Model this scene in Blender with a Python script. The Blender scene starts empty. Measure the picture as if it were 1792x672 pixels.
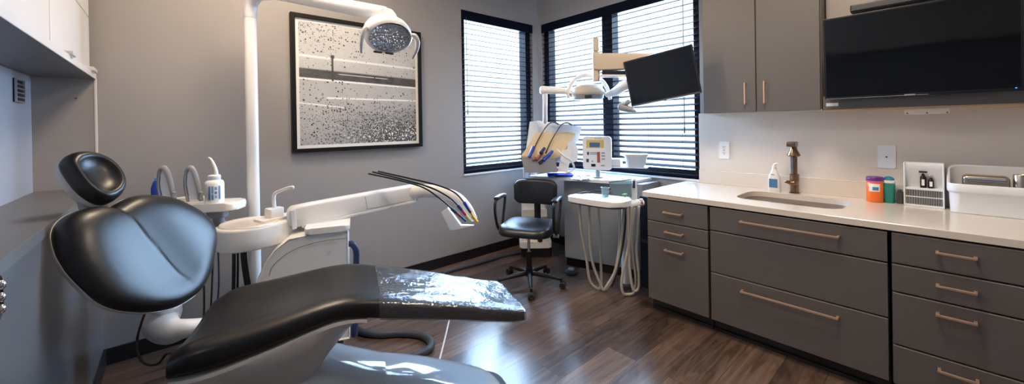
import bpy, bmesh, math, random
from mathutils import Vector, Matrix, Quaternion
random.seed(7)
SUN_E = 85.0
C = bpy.context.scene.collection
PI = math.pi

# ------------------------------------------------------------------ camera model (solved from the photo)
CAM = Vector((0, 0, 1.4421)); FPX = 673.78; CY = 222.06
cd = Vector((.65964, .75158, -.003543)); cr = Vector((.75144, -.65960, -.016435)); cu = Vector((.014689, -.008178, .999859))

def at(px, py, x=None, y=None, z=None, D=None):
    q = cd + cr*((px-896)/FPX) + cu*((CY-py)/FPX)
    t = D if D is not None else x/q.x if x is not None else y/q.y if y is not None else (z-CAM.z)/q.z
    return CAM + q*t

# ------------------------------------------------------------------ materials
def lin(c):
    return tuple(((v/255)/12.92 if v/255 <= .04045 else ((v/255+.055)/1.055)**2.4) for v in c) + (1,)

class NT:
    def __init__(s, name):
        s.m = bpy.data.materials.new(name); s.m.use_nodes = True
        s.t = s.m.node_tree; s.t.nodes.clear()
        s.out = s.t.nodes.new('ShaderNodeOutputMaterial')
    def n(s, typ, **kw):
        nd = s.t.nodes.new(typ)
        for k, v in kw.items():
            if k.startswith('i_'):
                key = k[2:].replace('_', ' ')
                nd.inputs[key].default_value = v
            else: setattr(nd, k, v)
        return nd
    def l(s, a, b): s.t.links.new(a, b)
    def math(s, op, a, b=None, c=None, clamp=False):
        nd = s.t.nodes.new('ShaderNodeMath'); nd.operation = op; nd.use_clamp = clamp
        for i, v in enumerate((a, b, c)):
            if v is None: continue
            if isinstance(v, (int, float)): nd.inputs[i].default_value = v
            else: s.l(v, nd.inputs[i])
        return nd.outputs[0]
    def mix(s, f, a, b):
        nd = s.t.nodes.new('ShaderNodeMix'); nd.data_type = 'RGBA'
        for k, v in ((0, f), (6, a), (7, b)):
            if isinstance(v, (int, float)): nd.inputs[k].default_value = v
            elif isinstance(v, tuple): nd.inputs[k].default_value = v
            else: s.l(v, nd.inputs[k])
        return nd.outputs[2]
    def ramp(s, f, stops):
        nd = s.t.nodes.new('ShaderNodeValToRGB'); e = nd.color_ramp.elements
        while len(e) < len(stops): e.new(.5)
        for i, (p, c) in enumerate(stops):
            e[i].position = p; e[i].color = c if len(c) == 4 else tuple(c)+(1,)
        s.l(f, nd.inputs[0]); return nd.outputs[0]

def pbr(name, rgb, rough=.5, metal=0, coat=0, bump=0, bscale=60, var=.04, vscale=4, spec=.5, crough=.05, stretch=(1,1,1), sheen=0):
    t = NT(name); b = t.n('ShaderNodeBsdfPrincipled')
    col = lin(rgb)
    tc = t.n('ShaderNodeTexCoord')
    mp = t.n('ShaderNodeMapping'); mp.inputs['Scale'].default_value = stretch; t.l(tc.outputs['Object'], mp.inputs['Vector'])
    nz = t.n('ShaderNodeTexNoise', i_Scale=vscale, i_Detail=4.0); t.l(mp.outputs[0], nz.inputs['Vector'])
    c0 = tuple(max(0, v*(1-var)) for v in col[:3])+(1,); c1 = tuple(min(1, v*(1+var)) for v in col[:3])+(1,)
    t.l(t.mix(nz.outputs['Fac'], c0, c1), b.inputs['Base Color'])
    b.inputs['Roughness'].default_value = rough; b.inputs['Metallic'].default_value = metal
    b.inputs['Coat Weight'].default_value = coat; b.inputs['Coat Roughness'].default_value = crough
    b.inputs['Specular IOR Level'].default_value = spec
    if bump:
        n2 = t.n('ShaderNodeTexNoise', i_Scale=bscale, i_Detail=3.0); t.l(mp.outputs[0], n2.inputs['Vector'])
        bp = t.n('ShaderNodeBump', i_Strength=bump, i_Distance=.002); t.l(n2.outputs['Fac'], bp.inputs['Height']); t.l(bp.outputs[0], b.inputs['Normal'])
    t.l(b.outputs[0], t.out.inputs[0]); return t.m

def emit(name, rgb, s):
    t = NT(name); e = t.n('ShaderNodeEmission', i_Strength=s); e.inputs[0].default_value = lin(rgb); t.l(e.outputs[0], t.out.inputs[0]); return t.m

def clear(name, tint=(255,255,255), gloss=.08, rough=.02, film=0., filmrgb=(230,235,240), bump=0, bscale=30, fres=True):
    """thin clear sheet: mostly see-through with a surface reflection"""
    t = NT(name); tr = t.n('ShaderNodeBsdfTransparent'); tr.inputs[0].default_value = lin(tint)
    gl = t.n('ShaderNodeBsdfGlossy', i_Roughness=rough)
    lw = t.n('ShaderNodeLayerWeight', i_Blend=.5)
    fac = t.math('ADD', t.math('MULTIPLY', t.math('POWER', lw.outputs['Facing'], 5.0), .9), .035+gloss, clamp=True)
    base = tr
    if film:
        df = t.n('ShaderNodeBsdfDiffuse'); df.inputs[0].default_value = lin(filmrgb)
        m0 = t.n('ShaderNodeMixShader', i_Fac=film); t.l(tr.outputs[0], m0.inputs[1]); t.l(df.outputs[0], m0.inputs[2]); base = m0
    ms = t.n('ShaderNodeMixShader')
    if fres: t.l(fac, ms.inputs[0])
    else: ms.inputs[0].default_value = gloss
    t.l(base.outputs[0], ms.inputs[1]); t.l(gl.outputs[0], ms.inputs[2])
    if bump:
        tc = t.n('ShaderNodeTexCoord')
        vo = t.n('ShaderNodeTexVoronoi', i_Scale=bscale); vo.distance = 'CHEBYCHEV'; nz = t.n('ShaderNodeTexNoise', i_Scale=bscale*.35, i_Detail=5.0, i_Roughness=.7, i_Distortion=1.2)
        t.l(tc.outputs['Object'], vo.inputs['Vector']); t.l(tc.outputs['Object'], nz.inputs['Vector'])
        n3 = t.n('ShaderNodeTexVoronoi', i_Scale=bscale*4.5); t.l(tc.outputs['Object'], n3.inputs['Vector'])
        h = t.math('ADD', t.math('ADD', t.math('MULTIPLY', vo.outputs['Distance'], .35), nz.outputs['Fac']), t.math('MULTIPLY', n3.outputs['Distance'], .05))
        bp = t.n('ShaderNodeBump', i_Strength=bump, i_Distance=.011); t.l(h, bp.inputs['Height']); t.l(bp.outputs[0], gl.inputs['Normal'])
    t.l(ms.outputs[0], t.out.inputs[0]); return t.m

M = {}
M['wall'] = pbr('taupe wall paint', (158,153,150), .55, bump=.05, bscale=250, var=.015)
M['ceiling'] = pbr('white ceiling paint', (225,222,216), .8, bump=.05, bscale=200)
M['panel'] = pbr('grey satin laminate', (96,96,98), .3, coat=.25, crough=.2, var=.05, vscale=1.5, stretch=(4,4,.4))
M['niche'] = pbr('pale niche paint', (158,160,168), .6)
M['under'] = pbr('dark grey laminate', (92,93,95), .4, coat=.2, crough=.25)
M['whitelam'] = pbr('warm white laminate', (214,208,202), .38, coat=.2, crough=.2)
M['ledge'] = pbr('grey ledge laminate', (98,96,95), .4, coat=.2, crough=.2)
M['black_base'] = pbr('black skirting', (22,23,25), .4)
M['cab'] = pbr('dark taupe cabinet laminate', (100,95,91), .38, coat=.15, crough=.3, var=.03, vscale=12, stretch=(1,1,8), bump=.03, bscale=180)
M['cabin'] = pbr('cabinet carcass', (30,28,27), .6)
M['cab_highlight'] = pbr('cabinet edge painted highlight', (150,146,142), .4)
M['copper'] = pbr('brushed copper pull', (222,186,158), .38, metal=.75, var=.05, vscale=40)
M['kick'] = pbr('black toe kick', (14,13,13), .35)
M['quartz'] = pbr('cream quartz', (226,217,206), .18, coat=.3, crough=.08, var=.02, vscale=40)
M['splash'] = pbr('cream wall panel', (222,214,205), .4, var=.01)
M['steel'] = pbr('brushed stainless steel', (186,176,166), .28, metal=1, var=.06, vscale=30, stretch=(1,12,1), bump=.04, bscale=200)
M['sinksteel'] = pbr('sink steel', (128,116,106), .3, metal=1, var=.08, vscale=20, stretch=(1,8,1))
M['chrome'] = pbr('chrome', (225,226,230), .08, metal=1)
M['bronze'] = pbr('brushed bronze', (150,122,100), .25, metal=1, var=.08, vscale=20)
M['leather'] = pbr('black upholstery', (12,11,11), .37, spec=.5, coat=.05, crough=.2, bump=.12, bscale=420, var=.15, vscale=60)
M['leather2'] = pbr('black stool vinyl', (20,21,24), .38, coat=.2, crough=.3, bump=.1, bscale=400)
M['shell'] = pbr('warm grey plastic shell', (204,201,197), .32, coat=.2, crough=.15)
M['gloss'] = pbr('glossy white shell', (206,210,214), .1, coat=.9, crough=.04)
M['white'] = pbr('white plastic', (244,244,244), .32, coat=.2, crough=.15)
M['ivory'] = pbr('ivory plastic', (238,236,232), .35, coat=.2, crough=.15)
M['white2'] = pbr('cool white plastic', (232,236,241), .35, coat=.15)
M['bowl'] = pbr('porcelain', (238,226,214), .15, coat=.6)
M['greyp'] = pbr('grey plastic', (150,152,156), .4)
M['dgrey'] = pbr('dark grey plastic', (62,64,70), .45)
M['black'] = pbr('black plastic', (16,16,18), .35)
M['tan'] = pbr('tan plastic lamp cover', (204,188,168), .4, coat=.1)
M['slat'] = pbr('navy blind slat gloss', (22,27,40), .3, spec=.35)
M['cabgrey'] = pbr('light grey satin laminate', (142,145,150), .3, coat=.3, crough=.15)
M['rubber'] = pbr('black rubber', (24,25,28), .55)
M['hosegrey'] = pbr('charcoal ribbed hose', (62,66,74), .5)
M['hose'] = pbr('beige hose', (188,182,170), .5)
M['hosenavy'] = pbr('navy hose', (38,54,92), .4)
M['blue'] = pbr('royal blue plastic', (28,62,168), .35)
M['lblue'] = pbr('pale blue print', (120,160,204), .5)
M['labelblue'] = pbr('label blue print', (84,128,176), .5)
M['navy'] = pbr('navy blind slat', (18,22,34), .6, spec=.03)
M['frame_dark'] = pbr('dark window frame', (26,32,46), .5, spec=.25)
M['beige'] = pbr('beige disposable wrap', (214,190,150), .6, bump=.3, bscale=30)
M['red'] = pbr('magenta plastic', (190,40,84), .4)
M['brown'] = pbr('copper brown plastic', (140,78,60), .4)
M['yellow'] = pbr('yellow plastic', (236,182,40), .4)
M['lime'] = pbr('lime strip', (222,226,70), .5)
M['orange'] = pbr('orange plastic', (250,118,28), .35, coat=.2)
M['purple'] = pbr('purple cap', (98,40,128), .4)
M['pink'] = pbr('pink seal', (226,96,158), .4)
M['teal'] = pbr('teal plastic', (20,134,122), .35, coat=.2)
M['tealcap'] = pbr('blue teal lid', (30,120,150), .4)
M['paper'] = pbr('white paper', (240,240,238), .8)
M['mat'] = pbr('white mat board', (236,236,234), .85)
M['frame'] = pbr('black picture frame', (12,11,11), .5, spec=.25)
M['screen'] = pbr('black screen glass', (6,6,6), .06, spec=.22)
M['screen2'] = pbr('navy black screen', (12,17,28), .1, spec=.25)
M['bezel'] = pbr('black bezel', (14,14,16), .3)
M['silver'] = pbr('silver print', (190,192,196), .3, metal=.6)
M['led_blue'] = emit('standby light', (40,110,255), 3)
M['led'] = emit('warm ceiling diffuser', (255,222,180), 7)
M['glass'] = clear('window glass', (255,255,255), 0.0, .0)
M['wrap'] = clear('clear plastic wrap', (240,244,248), .09, .045, film=.03, bump=1.0, bscale=15)
M['acrylic'] = clear('clear acrylic', (196,226,228), .06, .03, film=.08)
M['lens'] = clear('milky lamp lens', (235,240,246), .05, .03, film=.06, filmrgb=(232,236,244))
M['sconce'] = pbr('frosted fixture', (226,216,204), .4)
M['wood_edge'] = pbr('pale wood edge band', (214,180,138), .5)
def facet_mat():
    t = NT('faceted reflector'); b = t.n('ShaderNodeBsdfPrincipled', i_Metallic=.7, i_Roughness=.1)
    b.inputs['Base Color'].default_value = lin((238,240,245))
    tc = t.n('ShaderNodeTexCoord'); vo = t.n('ShaderNodeTexVoronoi', i_Scale=75.0); t.l(tc.outputs['Object'], vo.inputs['Vector'])
    bp = t.n('ShaderNodeBump', i_Strength=1.0, i_Distance=.02); t.l(vo.outputs['Distance'], bp.inputs['Height']); t.l(bp.outputs[0], b.inputs['Normal'])
    t.l(b.outputs[0], t.out.inputs[0]); return t.m
M['mirror'] = facet_mat()
M['amber'] = pbr('amber display bezel', (206,180,110), .4)
M['lcd'] = emit('small lit display', (92,120,160), .5)
M['redbrown'] = pbr('rust key strip', (150,84,62), .5)

def floor_mat():
    t = NT('dark wood plank floor'); b = t.n('ShaderNodeBsdfPrincipled')
    tc = t.n('ShaderNodeTexCoord'); mp = t.n('ShaderNodeMapping'); t.l(tc.outputs['Object'], mp.inputs['Vector'])
    mp.inputs['Location'].default_value = (.35, .13, 0)
    br = t.n('ShaderNodeTexBrick', offset=.37, squash=1.0)
    br.inputs['Color1'].default_value = (0,0,0,1); br.inputs['Color2'].default_value = (1,1,1,1); br.inputs['Mortar'].default_value = (.5,.5,.5,1)
    br.inputs['Scale'].default_value = 1; br.inputs['Mortar Size'].default_value = .0013; br.inputs['Brick Width'].default_value = 1.22; br.inputs['Row Height'].default_value = .2
    br.inputs['Mortar Smooth'].default_value = .1; br.inputs['Bias'].default_value = 0
    t.l(mp.outputs[0], br.inputs['Vector'])
    rnd = t.n('ShaderNodeSeparateColor'); t.l(br.outputs['Color'], rnd.inputs[0]); rv = rnd.outputs[0]
    # grain: noise stretched along the plank, shifted per plank
    sx = t.n('ShaderNodeSeparateXYZ'); t.l(mp.outputs[0], sx.inputs[0])
    def cxyz(fx, fy):
        c = t.n('ShaderNodeCombineXYZ')
        t.l(t.math('MULTIPLY_ADD', sx.outputs[0], fx, t.math('MULTIPLY', rv, 37.0)), c.inputs[0])
        t.l(t.math('MULTIPLY', sx.outputs[1], fy), c.inputs[1]); t.l(t.math('MULTIPLY', rv, 11.0), c.inputs[2]); return c.outputs[0]
    g1 = t.n('ShaderNodeTexNoise', i_Scale=1.0, i_Detail=8.0, i_Roughness=.65, i_Distortion=.4); t.l(cxyz(1.2, 34), g1.inputs['Vector'])
    g2 = t.n('ShaderNodeTexNoise', i_Scale=1.0, i_Detail=3.0, i_Roughness=.5, i_Distortion=.8); t.l(cxyz(1.0, 5.5), g2.inputs['Vector'])
    rings = t.math('SINE', t.math('MULTIPLY', g2.outputs['Fac'], 55.0))
    rings = t.math('POWER', t.math('MULTIPLY_ADD', rings, .5, .5), 3.0)
    tone = t.math('ADD', t.math('MULTIPLY', g1.outputs['Fac'], .85), t.math('MULTIPLY', g2.outputs['Fac'], .45))
    tone = t.math('ADD', tone, t.math('MULTIPLY_ADD', rv, .34, -.30))
    tone = t.math('SUBTRACT', tone, t.math('MULTIPLY', rings, .10))
    col = t.ramp(tone, [(.22, lin((42,32,28))), (.42, lin((78,61,52))), (.6, lin((106,86,74))), (.85, lin((142,118,102)))])
    col = t.mix(br.outputs['Fac'], col, lin((30,22,20)))
    t.l(col, b.inputs['Base Color'])
    t.l(t.math('MULTIPLY_ADD', g1.outputs['Fac'], .22, .2), b.inputs['Roughness'])
    b.inputs['Coat Weight'].default_value = .9; b.inputs['Coat Roughness'].default_value = .2
    bp = t.n('ShaderNodeBump', i_Strength=.25, i_Distance=.003)
    t.l(t.math('SUBTRACT', t.math('MULTIPLY_ADD', rings, -.4, g1.outputs['Fac']), t.math('MULTIPLY', br.outputs['Fac'], 1.5)), bp.inputs['Height'])
    t.l(bp.outputs[0], b.inputs['Normal']); t.l(b.outputs[0], t.out.inputs[0]); return t.m
M['floor'] = floor_mat()

def print_mat():
    """black-and-white abstract: pale field, dark band, white lines, scattered drops"""
    t = NT('black and white print'); b = t.n('ShaderNodeBsdfPrincipled', i_Roughness=.25)
    tc = t.n('ShaderNodeTexCoord'); s = t.n('ShaderNodeSeparateXYZ'); t.l(tc.outputs['UV'], s.inputs[0])
    u = s.outputs[0]; v = t.math('SUBTRACT', 1.0, s.outputs[1])
    def box(x, a, bb, soft=.004):
        m = t.n('ShaderNodeMapRange', interpolation_type='SMOOTHSTEP'); t.l(x, m.inputs[0]); m.inputs[1].default_value = a-soft; m.inputs[2].default_value = a+soft
        n = t.n('ShaderNodeMapRange', interpolation_type='SMOOTHSTEP'); t.l(x, n.inputs[0]); n.inputs[1].default_value = bb-soft; n.inputs[2].default_value = bb+soft
        return t.math('SUBTRACT', m.outputs[0], n.outputs[0])
    def step(x, a, w):
        m = t.n('ShaderNodeMapRange', interpolation_type='SMOOTHSTEP'); t.l(x, m.inputs[0]); m.inputs[1].default_value = a-w; m.inputs[2].default_value = a+w; return m.outputs[0]
    val = t.ramp(v, [(0, (.50,)*3), (.26, (.58,)*3), (.46, (.48,)*3), (.6, (.5,)*3), (1, (.42,)*3)])
    nz = t.n('ShaderNodeTexNoise', i_Scale=9.0, i_Detail=8.0, i_Roughness=.75); t.l(tc.outputs['UV'], nz.inputs['Vector'])
    sc = t.n('ShaderNodeSeparateColor'); t.l(val, sc.inputs[0])
    g = t.math('ADD', sc.outputs[0], t.math('MULTIPLY_ADD', nz.outputs['Fac'], .2, -.1))
    def over(g, mask, val): # g*(1-m)+m*val
        return t.math('ADD', t.math('MULTIPLY', g, t.math('SUBTRACT', 1.0, mask)), t.math('MULTIPLY', mask, val))
    vv = t.math('MULTIPLY_ADD', u, -.03, v)
    g = over(g, box(vv, .265, .283), .85)
    g = over(g, t.math('MULTIPLY', box(vv, .375, .452, .008), t.math('MULTIPLY_ADD', nz.outputs['Fac'], .5, .65)), .045)
    g = over(g, t.math('MULTIPLY', box(vv, .395, .402, .002), box(u, .3, .72, .02)), .6)
    g = over(g, box(vv, .452, .466), .9)
    g = over(g, t.math('MULTIPLY', box(v, .606, .62), box(u, .2, 1.1, .02)), .9)
    v2 = t.math('MULTIPLY_ADD', u, -.1, v)
    g = over(g, t.math('MULTIPLY', box(v2, .652, .663), box(u, -.1, .34, .02)), .85)
    # dense region
    dens = t.math('MULTIPLY', step(v, .76, .18), step(u, .42, .34))
    g = t.math('SUBTRACT', g, t.math('MULTIPLY', dens, .3))
    def dots(scale, seedz, thr):
        mp = t.n('ShaderNodeMapping'); mp.inputs['Scale'].default_value = (scale, scale, 1); mp.inputs['Location'].default_value = (seedz, seedz*.7, 0); t.l(tc.outputs['UV'], mp.inputs['Vector'])
        vo = t.n('ShaderNodeTexVoronoi', voronoi_dimensions='2D', i_Scale=1.0); t.l(mp.outputs[0], vo.inputs['Vector'])
        sp = t.n('ShaderNodeSeparateColor'); t.l(vo.outputs['Color'], sp.inputs[0])
        near = t.math('LESS_THAN', vo.outputs['Distance'], t.math('MULTIPLY_ADD', sp.outputs[1], .3, .12))
        keep = t.math('LESS_THAN', sp.outputs[0], thr)
        return t.math('MULTIPLY', near, keep)
    lowleft = t.math('MULTIPLY', step(v, .66, .16), .35)
    p = t.math('MAXIMUM', t.math('MULTIPLY', dens, .95), t.math('MULTIPLY', lowleft, step(u, .05, .2)))
    p = t.math('MAXIMUM', p, t.math('MULTIPLY', t.math('SUBTRACT', 1.0, step(v, .24, .05)), t.math('MULTIPLY_ADD', step(u, .45, .3), -.12, .16)))
    p = t.math('MAXIMUM', p, .05)
    g = over(g, dots(58, 3.1, p), .06)
    g = over(g, dots(44, 9.7, t.math('MULTIPLY', p, .8)), .10)
    g = over(g, t.math('MULTIPLY', dots(96, 13.3, t.math('MULTIPLY', p, .9)), 1.0), .05)
    g = over(g, t.math('MULTIPLY', dots(84, 21.3, .6), dens), .92)
    g = over(g, t.math('MULTIPLY', dots(38, 31.3, .35), t.math('MULTIPLY', dens, step(v, .85, .1))), .9)
    # post
    g = over(g, t.math('MULTIPLY', box(u, .242, .258, .003), box(v, .27, .47)), .07)
    g = over(g, t.math('MULTIPLY', box(u, .236, .266, .006), box(v, .25, .28, .006)), .06)
    cc = t.n('ShaderNodeCombineColor')
    for i in range(3): t.l(g, cc.inputs[i])
    t.l(cc.outputs[0], b.inputs['Base Color']); t.l(b.outputs[0], t.out.inputs[0]); return t.m
M['print'] = print_mat()

# ------------------------------------------------------------------ mesh builder
WM = {}
def catmull(pts, sub=6):
    pts = [Vector(p) for p in pts]
    if len(pts) < 3: return pts
    P = [pts[0]*2-pts[1]] + pts + [pts[-1]*2-pts[-2]]; out = []
    for i in range(1, len(P)-2):
        for k in range(sub):
            s = k/sub; a, b, c, d = P[i-1:i+3]
            out.append(.5*((2*b)+(c-a)*s+(2*a-5*b+4*c-d)*s*s+(3*b-a-3*c+d)*s**3))
    out.append(pts[-1]); return out

class MB:
    def __init__(s): s.bm = bmesh.new(); s.wn = False
    def _x(s, vs, m):
        if m is not None: bmesh.ops.transform(s.bm, matrix=m, verts=vs)
    def box(s, a, b, bev=0, seg=2, m=None):
        a = [min(p, q) for p, q in zip(a, b)] if True else a
        return s._box(a, b, bev, seg, m)
    def _box(s, a, b, bev, seg, m):
        r = bmesh.ops.create_cube(s.bm, size=1); vs = r['verts']
        s.wn = s.wn or bev > 0
        lo = Vector(a); hi = Vector((max(a[i], b[i]) for i in range(3)))
        for v in vs: v.co = Vector(((v.co.x+.5)*(hi.x-lo.x)+lo.x, (v.co.y+.5)*(hi.y-lo.y)+lo.y, (v.co.z+.5)*(hi.z-lo.z)+lo.z))
        if bev:
            es = list({e for v in vs for e in v.link_edges})
            r2 = bmesh.ops.bevel(s.bm, geom=es, offset=min(bev, .49*min(hi-lo)), offset_type='OFFSET', segments=seg, profile=.5, affect='EDGES')
            vs = list({v for f in r2['faces'] for v in f.verts} | {v for v in vs if v.is_valid})
        s._x(vs, m); return s
    def loft(s, rings, cap0=True, cap1=True, closed=True, m=None):
        R = [[s.bm.verts.new(p) for p in r] for r in rings]
        n = len(R[0])
        for a, b in zip(R, R[1:]):
            for i in range(n if closed else n-1):
                j = (i+1) % n
                try: s.bm.faces.new((a[i], a[j], b[j], b[i]))
                except ValueError: pass
        if cap0: s.bm.faces.new(list(reversed(R[0])))
        if cap1: s.bm.faces.new(R[-1])
        s._x([v for r in R for v in r], m); return s
    def tube(s, pts, r, n=10, smooth=6, cap=True, flat=1.0, up=None):
        if smooth: 
            k = len(pts); P = catmull(pts, smooth)
            if isinstance(r, (list, tuple)):
                r = [r[min(int(i/smooth), k-2)]*(1-(i/smooth-min(int(i/smooth), k-2)))+r[min(int(i/smooth), k-2)+1]*(i/smooth-min(int(i/smooth), k-2)) for i in range(len(P))]
        else: P = [Vector(p) for p in pts]
        if not isinstance(r, (list, tuple)): r = [r]*len(P)
        rings = []; nrm = None
        for i, p in enumerate(P):
            t = (P[min(i+1, len(P)-1)]-P[max(i-1, 0)])
            t = t.normalized() if t.length > 1e-9 else Vector((0, 0, 1))
            if nrm is None:
                ref = Vector(up) if up else (Vector((0, 0, 1)) if abs(t.z) < .9 else Vector((1, 0, 0)))
                nrm = (ref-t*ref.dot(t)).normalized()
            else:
                nrm = nrm-t*nrm.dot(t)
                nrm = nrm.normalized()
            bn = t.cross(nrm)
            rings.append([p+(nrm*math.cos(2*PI*k/n)*r[i]+bn*math.sin(2*PI*k/n)*r[i]*flat) for k in range(n)])
        if cap and len(P) > 1:
            def shrink(ring, c, d, f): return [c+(q-c)*f+d for q in ring]
            t0 = (P[0]-P[1]).normalized(); t1 = (P[-1]-P[-2]).normalized()
            rings = [shrink(rings[0], P[0], t0*r[0]*.45*flat, .55), shrink(rings[0], P[0], t0*r[0]*.25*flat, .88)]+rings+[shrink(rings[-1], P[-1], t1*r[-1]*.25*flat, .88), shrink(rings[-1], P[-1], t1*r[-1]*.45*flat, .55)]
        return s.loft(rings)
    def cyl(s, p0, p1, r0, r1=None, n=24, bev=.12):
        p0, p1 = Vector(p0), Vector(p1); r1 = r0 if r1 is None else r1; d = p1-p0; L = d.length
        b = min(bev*min(r0, r1), L*.3)
        return s.lathe([(0, 0), (r0-b, 0), (r0, b), (r1, L-b), (r1-b, L), (0, L)], n=n, m=Matrix.Translation(p0) @ d.to_track_quat('Z', 'Y').to_matrix().to_4x4())
    def lathe(s, prof, n=32, m=None, arc=2*PI):
        rings = []; full = abs(arc-2*PI) < 1e-6
        for r, z in prof:
            r = max(r, 1e-5)
            rings.append([Vector((r*math.cos(arc*k/n), r*math.sin(arc*k/n), z)) for k in range(n if full else n+1)])
        vs0 = set(s.bm.verts)
        s.loft(rings, cap0=prof[0][0] > 1e-4, cap1=prof[-1][0] > 1e-4, closed=full)
        new = [v for v in s.bm.verts if v not in vs0]
        bmesh.ops.remove_doubles(s.bm, verts=new, dist=1e-6 if min(p[0] for p in prof) > 1e-4 else 3e-5)
        new = [v for v in s.bm.verts if v not in vs0]
        s._x(new, m); return s
    def prism(s, poly, z0, z1, bev=0, seg=2, m=None):
        vs0 = set(s.bm.verts)
        a = [s.bm.verts.new((x, y, z0)) for x, y in poly]; b = [s.bm.verts.new((x, y, z1)) for x, y in poly]; n = len(poly)
        s.bm.faces.new(list(reversed(a))); s.bm.faces.new(b)
        for i in range(n): s.bm.faces.new((a[i], a[(i+1) % n], b[(i+1) % n], b[i]))
        s.wn = s.wn or bev > 0
        if bev:
            es = [e for e in {e for v in a+b for e in v.link_edges} if (e.verts[0] in a) == (e.verts[1] in a)]
            bmesh.ops.bevel(s.bm, geom=es, offset=bev, offset_type='OFFSET', segments=seg, profile=.5, affect='EDGES')
        s._x([v for v in s.bm.verts if v not in vs0], m); return s
    def ell(s, c, r, m=None, nu=24, nv=14):
        prof = [(math.sin(PI*i/nv), -math.cos(PI*i/nv)) for i in range(nv+1)]
        mm = Matrix.Translation(c) @ Matrix.Diagonal((*r, 1))
        return s.lathe(prof, n=nu, m=(m @ mm) if m is not None else mm)
    def build(s, name, mat, parent=None, ang=40, local=False):
        bmesh.ops.recalc_face_normals(s.bm, faces=s.bm.faces)
        me = bpy.data.meshes.new(name); s.bm.to_mesh(me); s.bm.free()
        for p in me.polygons: p.use_smooth = True
        me.set_sharp_from_angle(angle=math.radians(ang))
        me.materials.append(mat)
        o = bpy.data.objects.new(name, me); C.objects.link(o)
        if s.wn:
            wm = o.modifiers.new('weighted_normal', 'WEIGHTED_NORMAL'); wm.keep_sharp = True; wm.weight = 90
        if parent is not None:
            o.parent = parent; WM[o.name] = WM[parent.name]
            if not local: me.transform(WM[parent.name].inverted())
        else: WM[o.name] = Matrix.Identity(4)
        return o

def rrect(w, h, r, n=5, cx=0, cy=0):
    P = []
    for k, (sx, sy) in enumerate(((1, 1), (-1, 1), (-1, -1), (1, -1))):
        for i in range(n+1):
            a = PI/2*k+PI/2*i/n
            P.append((cx+sx*(w/2-r)+r*math.cos(a), cy+sy*(h/2-r)+r*math.sin(a)))
    return P

def tag(o, label, cat, group=None, kind=None):
    o['label'] = label; o['category'] = cat
    if group: o['group'] = group
    if kind: o['kind'] = kind
    return o
def thing(name, label, cat, loc, rz=0, group=None):
    o = bpy.data.objects.new(name, None); C.objects.link(o); o.empty_display_size = .1
    o.location = loc; o.rotation_euler = (0, 0, rz)
    WM[o.name] = Matrix.Translation(loc) @ Matrix.Rotation(rz, 4, 'Z')
    return tag(o, label, cat, group)
def solo(mb, name, mat, label, cat, base, group=None, ang=40):
    """a thing that is one mesh, origin at its base"""
    o = mb.build(name, mat, ang=ang); o.data.transform(Matrix.Translation(-Vector(base))); o.location = base
    return tag(o, label, cat, group)
def struct(mb, name, mat, ang=40):
    o = mb.build(name, mat, ang=ang); o['kind'] = 'structure'
    o['label'] = STRUCT[name]; o['category'] = name.split('_')[0]; return o
def frame_m(o, xa, ya, za): # matrix from origin and axes
    return Matrix(((xa.x, ya.x, za.x, o.x), (xa.y, ya.y, za.y, o.y), (xa.z, ya.z, za.z, o.z), (0, 0, 0, 1)))
STRUCT = {
 'floor': 'dark brown wood plank floor of the treatment room', 'ceiling': 'white ceiling above the treatment room',
 'wall_back': 'taupe painted wall carrying the framed picture and the narrow window', 'wall_right': 'taupe painted wall with the wide window and the sink counter',
 'wall_left': 'glossy grey half wall with a ledge beside the patient chair', 'wall_niche': 'pale wall at the back of the niche above the ledge', 'wall_front': 'taupe painted wall behind the viewpoint',
 'baseboard_back': 'black skirting board along the wall below the picture', 'baseboard_left': 'black skirting board along the grey half wall', 'baseboard_right': 'black skirting board below the wide window',
 'trim_1': 'grey laminate ledge on top of the half wall', 'trim_2': 'taupe end panel closing the niche beside the picture wall', 'trim_3': 'thin white edge strip on the niche end panel', 'trim_4': 'cream splash panel on the wall above the sink counter',
}

# ------------------------------------------------------------------ room shell
XL, XW, YB, YF, ZC = -.348, 3.50, 3.465, -1.6, 3.16
TH = .17
struct(MB().box((-.9, YF-.1, -.1), (XW+TH, YB+TH, 0)), 'floor', M['floor'])
struct(MB().box((-.9, YF-.1, ZC), (XW+TH, YB+TH, ZC+.1)), 'ceiling', M['ceiling'])
def wall_hole(axis, p0, p1, a0, a1, h0, h1, b0, b1, name, mat):
    """slab from p0 to p1 (thickness), spanning a0..a1 and 0..ZC with a hole b0..b1 x h0..h1"""
    mb = MB()
    def bx(u0, u1, z0, z1):
        if axis == 'y': mb.box((u0, p0, z0), (u1, p1, z1))
        else: mb.box((p0, u0, z0), (p1, u1, z1))
    bx(a0, b0, 0, ZC); bx(b1, a1, 0, ZC); bx(b0, b1, 0, h0); bx(b0, b1, h1, ZC)
    bmesh.ops.remove_doubles(mb.bm, verts=mb.bm.verts, dist=1e-4)
    return struct(mb, name, mat)
W1 = (2.338, 3.411, .927, 2.702)   # narrow window: x0,x1,z0,z1 in the back wall
W2 = (1.46, 3.40, .934, 2.707)     # wide window: y0,y1,z0,z1 in the right wall
wall_hole('y', YB, YB+TH, -.9, XW+TH, W1[2], W1[3], W1[0], W1[1], 'wall_back', M['wall'])
wall_hole('x', XW, XW+TH, YF, YB, W2[2], W2[3], W2[0], W2[1], 'wall_right', M['wall'])
struct(MB().box((-.9, YF-.1, 0), (XW+TH, YF, ZC)), 'wall_front', M['wall'])
struct(MB().box((-.60, YF, 0), (XL, YB, 1.072)), 'wall_left', M['panel'])
struct(MB().box((-.9, YF, 0), (-.60, YB, ZC)), 'wall_niche', M['niche'])
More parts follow.
